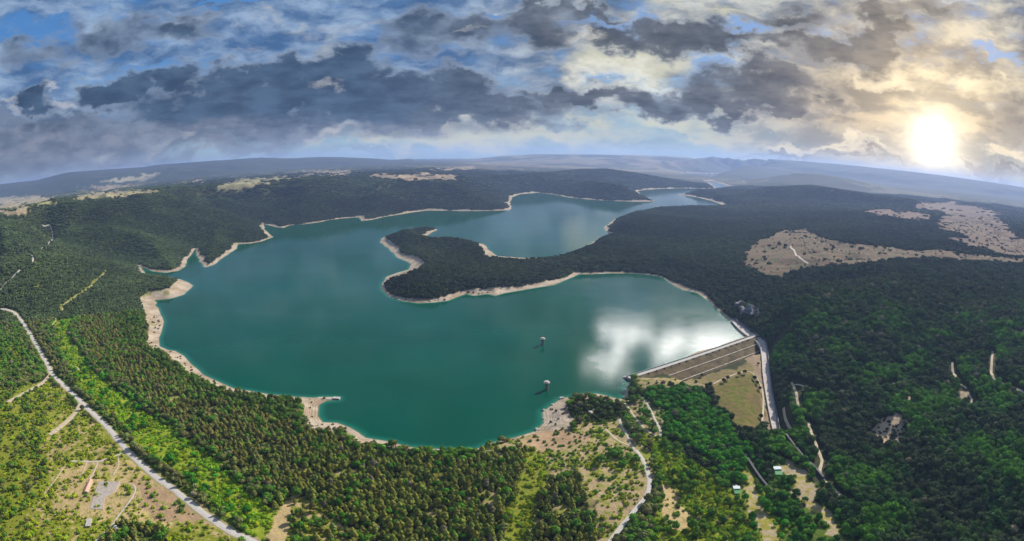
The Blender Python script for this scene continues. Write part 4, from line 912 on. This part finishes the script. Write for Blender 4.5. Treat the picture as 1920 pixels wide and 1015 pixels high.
for px, py, s_, lab in ((1456, 884, 1.0, 'larger white pump house with green canopy beside the river below the spillway'), (1380, 920, .82, 'smaller white pump house with green canopy on the scrub slope beside the shorter wall')):
    g = ground(px, py)[0]; t = empty('pump_house', (*g[:2], g[2]), -0.15, lab, 'pump house', 'pump houses below the dam')
    b = MB(); b.box((0, 0, 2.0 * s_), (11 * s_, 8 * s_, 6 * s_)); b.obj('wall', m_bl, t)
    b = MB(); b.box((0, 0, 5.2 * s_), (11.8 * s_, 8.8 * s_, .5)); b.obj('roof', m_bl, t)
    b = MB(); b.prism([(-5.5 * s_, -4.1 * s_, 4.4 * s_), (-5.5 * s_, -14 * s_, 2.0 * s_), (-5.5 * s_, -14 * s_, 1.7 * s_), (-5.5 * s_, -4.1 * s_, 4.1 * s_)], [(5.5 * s_, -4.1 * s_, 4.4 * s_), (5.5 * s_, -14 * s_, 2.0 * s_), (5.5 * s_, -14 * s_, 1.7 * s_), (5.5 * s_, -4.1 * s_, 4.1 * s_)]); b.obj('canopy', m_green, t)
    for k in (-5, 5):
        b = MB(); b.bar((k * s_, -13.6 * s_, -1.5), (k * s_, -13.6 * s_, 2.0 * s_), .2, 6); b.obj('post', m_iron, t)
    for k in (-3, 0, 3):
        b = MB(); b.box((k * s_, -4.02 * s_, 3.0 * s_), (1.6 * s_, .12, 1.2 * s_)); b.obj('window', m_iron, t)
    b = MB(); b.box((1.5 * s_, 9 * s_, 1.2), (3 * s_, 3 * s_, 3.4)); b.obj('valve_box', m_conc, t)
    b = MB(); b.bar((-3.5 * s_, 4 * s_, 1.5), (-3.5 * s_, 16 * s_, 1.5), .7, 10); b.obj('pipe', m_iron, t)
    CLEAR.append((np.array([g[:2] + (0, -14 * s_), g[:2] + (0, 14 * s_)]), 8.0))
# rock face beside the spillway
m_rock = plain('grey_blue_rock', (.085, .085, .095), (.24, .235, .235), .06, .9, 1.2, detail=8)
for i, (px, py, z, sx, sy, sz) in enumerate([(1402,588,16,26,30,34), (1418,596,14,20,22,24), (1390,578,12,20,20,20)]):
    x, y = flat(px, py, z); V, F = lump(40 + i, (sx, sy, sz), 4, .5, .55); b = MB(); b.add(V, F); o = b.obj('rock_outcrop', m_rock); o.location = (x, y, float(gz(np.array([x]), np.array([y]))[0]) - sz * .35)
    tag(o, ('large grey rock face above the top of the spillway', 'lower grey rock beside the bridge at the spillway', 'small grey crag at the waterline before the spillway')[i], 'rock')
    CLEAR.append((np.array([[x, y], [x + 1, y + 1]]), sx * .7))
m_stone = plain('pale_shore_stone', (.42, .38, .33), (.56, .52, .46), .5, .9, .1)
for i, (px, py, s_, lab) in enumerate([(1053,748,4.5,'pale boulder at the top edge of the rocky headland'), (1080,744,3.5,'pale boulder in the shallows at the tip of the tan shore'), (1020,771,3.6,'pale boulder at the left corner of the rocky headland'), (1019,786,3.2,'pale boulder halfway down the left edge of the headland'), (1007,806,4.2,'pale boulder at the lower end of the rocky headland'), (1036,760,3.0,'small pale boulder on the upper left edge of the headland'),
                              (1108,775,5.0,'largest white rock in the clearing of the wooded headland'), (1113,770,3.0,'small white rock right of the largest in the headland clearing'), (1104,778,2.6,'small white rock left of the largest in the headland clearing')]):
    g = ground(px, py)[0]; V, F = lump(60 + i, (s_, s_ * .8, s_ * .55), 3, .5, .8); b = MB(); b.add(V, F); o = b.obj('boulder', m_stone); o.location = (g[0], g[1], max(g[2], 0) + s_ * .1); o.rotation_euler[2] = i * 1.3
    tag(o, lab, 'boulder'); CLEAR.append((np.array([g[:2], g[:2] + 1]), s_))

# ---------------------------------------------------------------- trees
fm, q, b = mat('foliage')
at = q.node('ShaderNodeAttribute', attribute_name='tint', attribute_type='INSTANCER')
oi = q.node('ShaderNodeObjectInfo'); op = q.node('ShaderNodeTexCoord').outputs['Object']
n = q.noise(op, 0.9, 4, .65)
fac = q.m('MULTIPLY', q.ss(oi.outputs['Random'], 0, 1, .68, 1.36, mode='LINEAR'), q.ss(n, .3, .7, .6, 1.35, mode='LINEAR'))
fc = q.v('SCALE', at.outputs['Color'], sc_=fac)
q.put(b.inputs['Base Color'], fc); b.inputs['Specular IOR Level'].default_value = .1; b.inputs['Roughness'].default_value = .9
tr = q.node('ShaderNodeBsdfTranslucent'); q.put(tr.inputs[0], q.v('MULTIPLY', fc, (1.1, 1.25, .6)))
mx = q.node('ShaderNodeMixShader'); mx.inputs[0].default_value = .22
out = [x for x in fm.node_tree.nodes if x.type == 'OUTPUT_MATERIAL'][0]
q.l.new(b.outputs[0], mx.inputs[1]); q.l.new(tr.outputs[0], mx.inputs[2]); q.l.new(mx.outputs[0], out.inputs[0])
m_bark = plain('bark', (.07, .05, .035), (.12, .09, .065), 2.0, .95)

def leaves(g, n, R0, H0, zc, shape, size):
    """Loose leaf sprays over a crown so that its outline is ragged."""
    V = []; F = []
    for _ in range(n):
        v = g.normal(size=3); v /= np.linalg.norm(v); k = shape(v[2])
        c = np.array([v[0] * R0 * k, v[1] * R0 * k, zc + v[2] * H0]) * 1.0
        a = g.normal(size=3); a /= np.linalg.norm(a); bb = np.cross(a, v + .01); bb /= np.linalg.norm(bb); s = size * g.uniform(.6, 1.3)
        o = len(V); V += [c - a * s, c + bb * s * .7, c + a * s, c - bb * s * .7]; F.append((o, o + 1, o + 2, o + 3))
    return V, F
def crown(kind, seed):
    g = np.random.default_rng(seed); b = MB()
    if kind == 'pine':
        H, R0 = 7.4, 2.5
        for k in range(11):
            t = k / 10; r = R0 * (1 - t * t) ** .6 * g.uniform(.75, 1.1) * .66 + .5; a = k * 2.4
            V, F = lump(seed * 20 + k, (r, r, r * .62), 1, .55, .7); off = R0 * .42 * (1 - t); V = [(x + math.cos(a) * off, y + math.sin(a) * off, z + 2.2 + t * 4.6) for x, y, z in V]; b.add(V, F)
        b.add(*leaves(g, 70, R0 * .95, 2.7, 4.6, lambda z: max(.2, .8 - .35 * z), .5))
    elif kind == 'oak':
        for k in range(13):
            v = g.normal(size=3); v /= np.linalg.norm(v); v[2] = abs(v[2]) * .9 - .2; r = g.uniform(1.1, 1.8)
            V, F = lump(seed * 20 + k, (r, r, r * .8), 1, .55, .7); V = [(x + v[0] * 2.3, y + v[1] * 2.3, z + 4.2 + v[2] * 2.0) for x, y, z in V]; b.add(V, F)
        b.add(*leaves(g, 90, 3.5, 2.6, 4.4, lambda z: 1.0 if z < 0 else math.sqrt(max(0.05, 1 - z * z * .6)), .6))
    else:
        for k in range(7):
            a = g.uniform(0, 6.3); o = g.uniform(.2, 1.1); r = g.uniform(.6, 1.05)
            V, F = lump(seed * 20 + k, (r, r, r * .8), 1, .55, .7); V = [(x + math.cos(a) * o, y + math.sin(a) * o, z + .75) for x, y, z in V]; b.add(V, F)
        b.add(*leaves(g, 50, 1.7, 1.1, .9, lambda z: .95, .38))
    return b
def trunk(kind, seed):
    g = np.random.default_rng(seed + 500); b = MB(); h = dict(pine=6.2, oak=4.6, bush=.9)[kind]; r = dict(pine=.24, oak=.32, bush=.09)[kind]
    b.lathe([(r * 1.5, -1.2), (r * 1.1, .4), (r * .8, h * .5), (r * .3, h)], 7)
    for k in range(3): a = k * 2.1 + g.uniform(0, 1); b.bar((0, 0, h * (.45 + .12 * k)), (math.cos(a) * h * .3, math.sin(a) * h * .3, h * (.62 + .12 * k)), r * .35, 5)
    return b
NV = 4; CR = {}; TK = {}; SRC = {}
for kind in ('pine', 'oak', 'bush'):
    CR[kind] = [crown(kind, 10 + k * 7 + len(kind) * 31).mesh(kind + '_crown', fm) for k in range(NV)]; TK[kind] = [trunk(kind, k).mesh(kind + '_trunk', m_bark) for k in range(NV)]
def joined(name, c, t):
    me = bpy.data.meshes.new(name); bm = bmesh.new(); bm.from_mesh(c); n0 = len(bm.faces); bm.from_mesh(t); bm.faces.ensure_lookup_table()
    for f in bm.faces[n0:]: f.material_index = 1
    bm.to_mesh(me); bm.free(); me.materials.append(fm); me.materials.append(m_bark); return me
def source(name, meshes):
    c = bpy.data.collections.new(name)
    for k, me in enumerate(meshes): c.objects.link(bpy.data.objects.new('%s_%02d' % (name, k), me))
    return c
for kind in CR: SRC[kind] = source(kind + '_source', [joined(kind, c, t) for c, t in zip(CR[kind], TK[kind])])
def clump(seed, R0, n, cr, pointy):
    """A patch of canopy: several crowns close together."""
    g = np.random.default_rng(seed); b = MB()
    for k in range(n):
        a = g.uniform(0, 6.3); o = R0 * math.sqrt(g.uniform(0, 1)); r = cr * g.uniform(.7, 1.2); h = g.uniform(3.6, 6.0)
        V, F = lump(seed * 40 + k, (r, r, r * (1.25 if pointy else .85)), 1, .6, .7); b.add([(x + math.cos(a) * o, y + math.sin(a) * o, z + h) for x, y, z in V], F)
    return b.mesh('canopy', fm)
SRC['hill'] = source('hill_source', [clump(3 + k, 7.5, 11, 2.7, k % 2) for k in range(5)])
SRC['farhill'] = source('farhill_source', [clump(13 + k, 19, 22, 4.6, False) for k in range(4)])

def pick_group(coll):
    ng = bpy.data.node_groups.new('scatter_' + coll.name, 'GeometryNodeTree')
    ng.interface.new_socket('Geometry', in_out='INPUT', socket_type='NodeSocketGeometry'); ng.interface.new_socket('Geometry', in_out='OUTPUT', socket_type='NodeSocketGeometry')
    N = ng.nodes; i = N.new('NodeGroupInput'); o = N.new('NodeGroupOutput'); ip = N.new('GeometryNodeInstanceOnPoints'); ci = N.new('GeometryNodeCollectionInfo')
    ci.inputs['Collection'].default_value = coll; ci.inputs['Separate Children'].default_value = True; ci.inputs['Reset Children'].default_value = True
    def na(n, t):
        a = N.new('GeometryNodeInputNamedAttribute'); a.data_type = t; a.inputs['Name'].default_value = n; return a.outputs['Attribute']
    L = ng.links; L.new(i.outputs[0], ip.inputs['Points']); L.new(ci.outputs[0], ip.inputs['Instance']); ip.inputs['Pick Instance'].default_value = True
    L.new(na('which', 'INT'), ip.inputs['Instance Index']); L.new(na('turn', 'FLOAT_VECTOR'), ip.inputs['Rotation']); L.new(na('size', 'FLOAT_VECTOR'), ip.inputs['Scale']); L.new(ip.outputs[0], o.inputs[0])
    return ng
GRP = {k: pick_group(c) for k, c in SRC.items()}
def scatter(name, kind, P, which, turn, size, tint, label, cat):
    me = bpy.data.meshes.new(name); me.vertices.add(len(P)); me.vertices.foreach_set('co', np.ascontiguousarray(P, np.float32).ravel())
    me.attributes.new('which', 'INT', 'POINT').data.foreach_set('value', np.ascontiguousarray(which, np.int32))
    z = np.zeros(len(P)); me.attributes.new('turn', 'FLOAT_VECTOR', 'POINT').data.foreach_set('vector', np.ascontiguousarray(np.c_[z, z, turn], np.float32).ravel())
    me.attributes.new('size', 'FLOAT_VECTOR', 'POINT').data.foreach_set('vector', np.ascontiguousarray(size, np.float32).ravel())
    set_attr(me, 'tint', np.c_[tint, np.ones(len(P))], 'FLOAT_COLOR')
    o = link(name, me); mod = o.modifiers.new('scatter', 'NODES'); mod.node_group = GRP[kind]
    return tag(o, label, cat, kind='stuff')

def clear_of(x, y, extra):
    ok = np.ones(len(x), bool)
    for P, hw in CLEAR:
        lo, hi = P.min(0) - hw - extra.max() - 1, P.max(0) + hw + extra.max() + 1
        k = np.nonzero((x > lo[0]) & (x < hi[0]) & (y > lo[1]) & (y < hi[1]))[0]
        if len(k): ok[k] &= dist_poly(x[k], y[k], P, closed=False) > hw + extra[k]
    return ok
def candidates(r0, r1, s, seed):
    g = np.random.default_rng(seed); A = R(74 if r0 < 1000 else 58); xs = np.arange(-r1 * math.sin(A), r1 * math.sin(A), s); ys = np.arange(r0 * math.cos(A) * .7, r1, s)
    x, y = np.meshgrid(xs, ys); x = (x + g.uniform(-.5, .5, x.shape) * s).ravel(); y = (y + g.uniform(-.5, .5, y.shape) * s).ravel(); r = np.hypot(x, y); a = np.abs(np.arctan2(x, y))
    k = (r > r0) & (r < r1) & (a < A); x, y = x[k], y[k]; z = gz(x, y); px, py = topix(x, y, z + 3)
    k = (px > -50) & (px < 1970) & (py < 1075); x, y, z, px, py = x[k], y[k], z[k], px[k], py[k]; s_ = gsample(GS, x, y)
    k = s_ > 2; return [v[k] for v in (x, y, z, px, py, s_)] + [g]
R_NEAR = 1750
x, y, z, px, py, s_, g = candidates(400, R_NEAR, 4.3, 21)
px, py = topix(x, y, z); zi = zone_of(px, py, x, y); bch = beach_of(px, py, x, y, s_)
nz = sstep(fbm(x, y, 30, 3, 30), -.28, .32); tn = fbm(x, y, 130, 3, 31); tn2 = fbm(x, y, 45, 2, 33)
kind = np.full(len(x), 'oak', dtype='<U5'); tint = np.tile(np.array(T_HILL), (len(x), 1)); dens = np.full(len(x), 1.0); pgap = np.zeros(len(x)); u = g.uniform(size=len(x))
rightw = sstep(px, 1380, 1450) * sstep(py, 520, 640)
tint = tint * (1 - rightw[:, None]) + np.where((tn > .14)[:, None], np.array([[.075, .185, .016]]), np.where((tn < -.12)[:, None], np.array([[.052, .074, .030]]), np.array([[.050, .105, .024]]))) * rightw[:, None]
lft = (px < 1260) & (py > 560); tint[lft] = np.where((g.uniform(size=lft.sum()) < .5)[:, None], [T_GREY], [T_OAK])
for i, zn in enumerate(ZONES):
    q_ = np.nonzero(zi == i)[0]; dens[q_] = zn[5]; acc = 0.0
    if zn[4] and zn[4][0][0] == 'pine' and zn[5] >= .95: pgap[q_] = sstep(fbm(x[q_], y[q_], 62, 3, 101), .28, .38)
    uu = np.clip(u[q_] + .35 * tn2[q_], 0, .999)
    for kd, share, tc in zn[4]:
        w_ = q_[(uu >= acc) & (uu < acc + share + 1e-6)]; kind[w_] = kd; tint[w_] = tc; acc += share
    if not zn[4]: dens[q_] = 0
pfull = np.where(kind == 'oak', .50, np.where(kind == 'pine', .62, .9))
prob = np.where(dens > .9, pfull, dens * pfull * (0.35 + 1.3 * nz))
bsh = bch & (s_ > 7) & (g.uniform(size=len(x)) < .05); kind[bsh] = 'bush'; tint[bsh] = (.09, .11, .03)
keep_ = (((g.uniform(size=len(x)) < prob * (1 - .88 * pgap)) & ~bch) | bsh) & clear_of(x, y, np.where(kind == 'oak', 3.2, np.where(kind == 'pine', 2.3, 1.6)) * .8)
x, y, z, px, py, kind, tint, zi, tn = [v[keep_] for v in (x, y, z, px, py, kind, tint, zi, tn)]
n_ = len(x); sc0 = 1.2 * np.clip(g.lognormal(-.02, .24, n_), .55, 1.55) * np.where((zi < 0) & (px > 1380), 1.25, 1.0) * np.where(kind == 'bush', g.uniform(.8, 1.7, n_), 1.0) * np.where((kind == 'oak') & (zi >= 0) & (np.isin(zi, [0, 1, 17, 25])), .72, 1.0)
size = np.stack([sc0 * g.uniform(.9, 1.1, n_), sc0 * g.uniform(.9, 1.1, n_), sc0 * g.uniform(.75, 1.3, n_)], 1)
tint = tint * (1 + .18 * np.clip(tn, -1, 1))[:, None] * g.uniform(.85, 1.18, (n_, 1)); tint[:, 0] *= g.uniform(.76, 1.12, n_); dead = g.uniform(size=n_) < .02; tint[dead] = np.array([.20, .175, .12]) * g.uniform(.7, 1.2, (dead.sum(), 1))
which = g.integers(0, NV, n_); turn = g.uniform(0, 6.28, n_)
PL = {0:'in the open scrub left of the road', 1:'at the lower left corner', 2:'among the ruined yards', 3:'right of the curved track', 4:'in the dark grove beside the hut', 7:'along the asphalt road', 8:'in the bright green strip', 10:'in the brown wood',
      13:'in the dense pine wood', 15:'left of the pine wood', 16:'by the bare dirt path', 17:'on the bare ground', 18:'on the red earth', 19:'beside the small pine stand', 20:'in the small pine stand', 21:'on the knoll beside the grey track', 24:'on the scrub slope', 25:'around the bare patch', 26:'on the deep green slope', 27:'around the shorter channel', 28:'along the river in the valley'}
KN = dict(pine=('pine_tree', 'pine', 'pine'), oak=('broadleaf_tree', 'broadleaf tree', 'tree'), bush=('shrub', 'shrub', 'shrub'))
WANT = dict(pine=290, oak=280, bush=290)
single = np.zeros(n_, bool); rr = np.sqrt(x * x + y * y + (CAM_H - z) ** 2)
def plant(kd, v, pos, rz, size_, tc, label, cat, group=None):
    t = empty(KN[kd][0], pos, rz, label, cat, group); t.scale = tuple(map(float, size_))
    c = link('crown', CR[kd][v], None, t); c['tint'] = [float(k) for k in tc]
    link('trunk', TK[kd][v], None, t); return t
for kd in WANT:
    k = np.nonzero((kind == kd) & (px > 4) & (px < 1916) & (py < 1008) & (zi >= 0))[0]; k = k[np.argsort(rr[k] / sc0[k])][:WANT[kd]]; single[k] = True
    zq = {int(v): np.quantile(px[k][zi[k] == v], [.333, .667]) for v in np.unique(zi[k])}
    for i in k:
        pl = PL.get(int(zi[i]), 'in the near woods'); tt = tint[i]
        tone = 'brownish' if tt[0] > tt[1] * .98 else ('dark green' if tt[1] < .085 else ('yellow green' if tt[0] > tt[1] * .72 else 'bright green'))
        grow = 'tall' if sc0[i] > np.quantile(sc0[kind == kd], .68) else ('small' if sc0[i] < np.quantile(sc0[kind == kd], .32) else 'middling')
        row = 'lowest rows' if py[i] > 975 else ('middle rows' if py[i] > 930 else 'upper rows')
        qs = zq[int(zi[i])]; side = ', left side' if px[i] < qs[0] else (', centre' if px[i] < qs[1] else ', right side')
        w = grow + ' ' + tone + ' ' + KN[kd][1]
        plant(kd, int(which[i]), (x[i], y[i], z[i]), turn[i], size[i], tint[i], w + ' ' + pl + ', ' + row + side, KN[kd][2], w + 's ' + pl + ', ' + row + side)
P = np.c_[x, y, z - .2]
for kd, nm, lab, cat in (('pine', 'pine_forest', 'olive pine woods covering the near shore', 'pine forest'), ('oak', 'broadleaf_forest', 'green broadleaf woods around the lake and valley', 'forest'), ('bush', 'shrubland', 'yellow green scrub scattered over the open ground', 'scrub')):
    k = (kind == kd) & ~single; scatter(nm, kd, P[k], which[k], turn[k], size[k], tint[k], lab, cat)
# the trees that stand apart along the curved track below the dam
for i, (qx, qy, s) in enumerate([(1324,727,1.0), (1331,726,1.3), (1356.5,718,1.15), (1364,714,1.2), (1385,705,1.1), (1396,702,1.2), (1414,714,1.25), (1419,722,1.1), (1424,733,1.2), (1421.5,685,.8), (1426,786,1.2), (1398,828,1.3), (1409,826,1.2)]):
    p = ground(qx, qy)[0]
    lab = ['first dark tree at the left end of the curved track below the dam', 'second dark tree from the left end of the curved track below the dam', 'third dark tree along the curved track, before the long gap to its left', 'fourth dark tree along the curved track, close right of the third', 'fifth dark tree on the curved track near its top', 'sixth dark tree at the very top of the curved track', 'seventh dark tree where the track turns down the right side of the meadow', 'eighth dark tree just below the turn of the curved track', 'ninth dark tree halfway down the right side of the meadow track', 'single small tree on the bare strip between dam and spillway', 'lone dark tree at the lower right of the meadow beside the spillway', 'dark tree at the bottom tip of the meadow', 'dark tree right of the one at the bottom tip of the meadow'][i]
    plant('oak', i % NV, tuple(p), i * 1.1, (s * 1.05, s * 1.05, s * 1.15), (.022, .040, .012), lab, 'tree')
for i in range(1, 17):                                            # small dark bushes at even distances along the crest
    p = D1 + DT * (i * DLEN / 17.5) + DN * 1.6
    plant('bush', i % NV, (p[0], p[1], DAM_Z - .9), i, (1.1, 1.1, 1.2), (.03, .045, .015), 'small dark shrub in the even row along the downstream edge of the dam crest', 'shrub', 'shrubs along the dam crest')

# small bushes over the dry clearings
x, y, z, px, py, s_, g = candidates(1300, 5600, 8.0, 77); px, py = topix(x, y, z); zi = zone_of(px, py, x, y)
dry = [i for i, zn in enumerate(ZONES) if zn[4] and zn[5] < .1 and zn[0][0][0] > 1400]
k = np.isin(zi, dry) & (g.uniform(size=len(x)) < .16 * sstep(fbm(x, y, 110, 3, 78), -.15, .5) + .012); n = len(x[k])
sz = g.lognormal(.35, .35, n); scatter('scattered_scrub', 'bush', np.c_[x, y, z][k], g.integers(0, NV, n), g.uniform(0, 6.3, n), np.stack([sz, sz, sz], 1), np.array([[.05, .065, .028]]) * g.uniform(.7, 1.5, (n, 1)), 'small dark bushes dotted over the dry right hand clearings', 'scrub')
# wooded hills farther off: patches of canopy
def hills(name, kd, r0, r1, sp, seed, nv, label):
    x, y, z, px, py, s_, g = candidates(r0, r1, sp, seed)
    px, py = topix(x, y, z); zi = zone_of(px, py, x, y); b_ = beach_of(px, py, x, y, s_ - sp * .42)
    r = np.hypot(x, y)
    k = ~b_; op = np.zeros(len(x))
    for i, zn in enumerate(ZONES):
        if zn[5] < .3: op[zi == i] = 1
    fld = gsample(_fld.reshape(NA, NR), x, y) > .25
    k &= ~((op > 0) & (g.uniform(size=len(x)) > .012)) & ~fld & clear_of(x, y, np.full(len(x), sp * .5))
    x, y, z, px, py, r = [v[k] for v in (x, y, z, px, py, r)]; n = len(x); t = fbm(x, y, 420, 4, 51); t2 = fbm(x, y, 90, 3, 52)
    base = np.array(T_HILL) + np.clip(t, -.5, .6)[:, None] * np.array([.022, .030, .010]); lf = (1 - sstep(px, 250, 480))[:, None]; base = base * (1 + .9 * lf) * (1 + .5 * np.clip(fbm(x, y, 900, 3, 55) * 1.6, -.6, .8))[:, None]
    rt = (sstep(px, 1380, 1500) * sstep(py, 430, 560))[:, None]; base = base * (1 - rt) + np.where((t2 > .2)[:, None], [[.045, .095, .020]], [[.032, .056, .022]]) * rt
    base = base * g.uniform(.75, 1.3, (n, 1)); sz = g.uniform(.85, 1.2, n); size = np.stack([sz, sz, sz * g.uniform(.85, 1.25, n)], 1)
    small = gsample(GS, x, y) < sp
    size[small] *= .75
    scatter(name, kd, np.c_[x, y, z - 1.5], g.integers(0, nv, n), g.uniform(0, 6.28, n), size, base, label, 'forest'); return n
n1_ = hills('hill_forest', 'hill', R_NEAR, 4600, 12.0, 61, 5, 'dark green forest over the hills and peninsula')
n2_ = hills('distant_forest', 'farhill', 4600, 9300, 30.0, 62, 4, 'bluish dark forest on the far hills')
print('trees', n_, n1_, n2_)
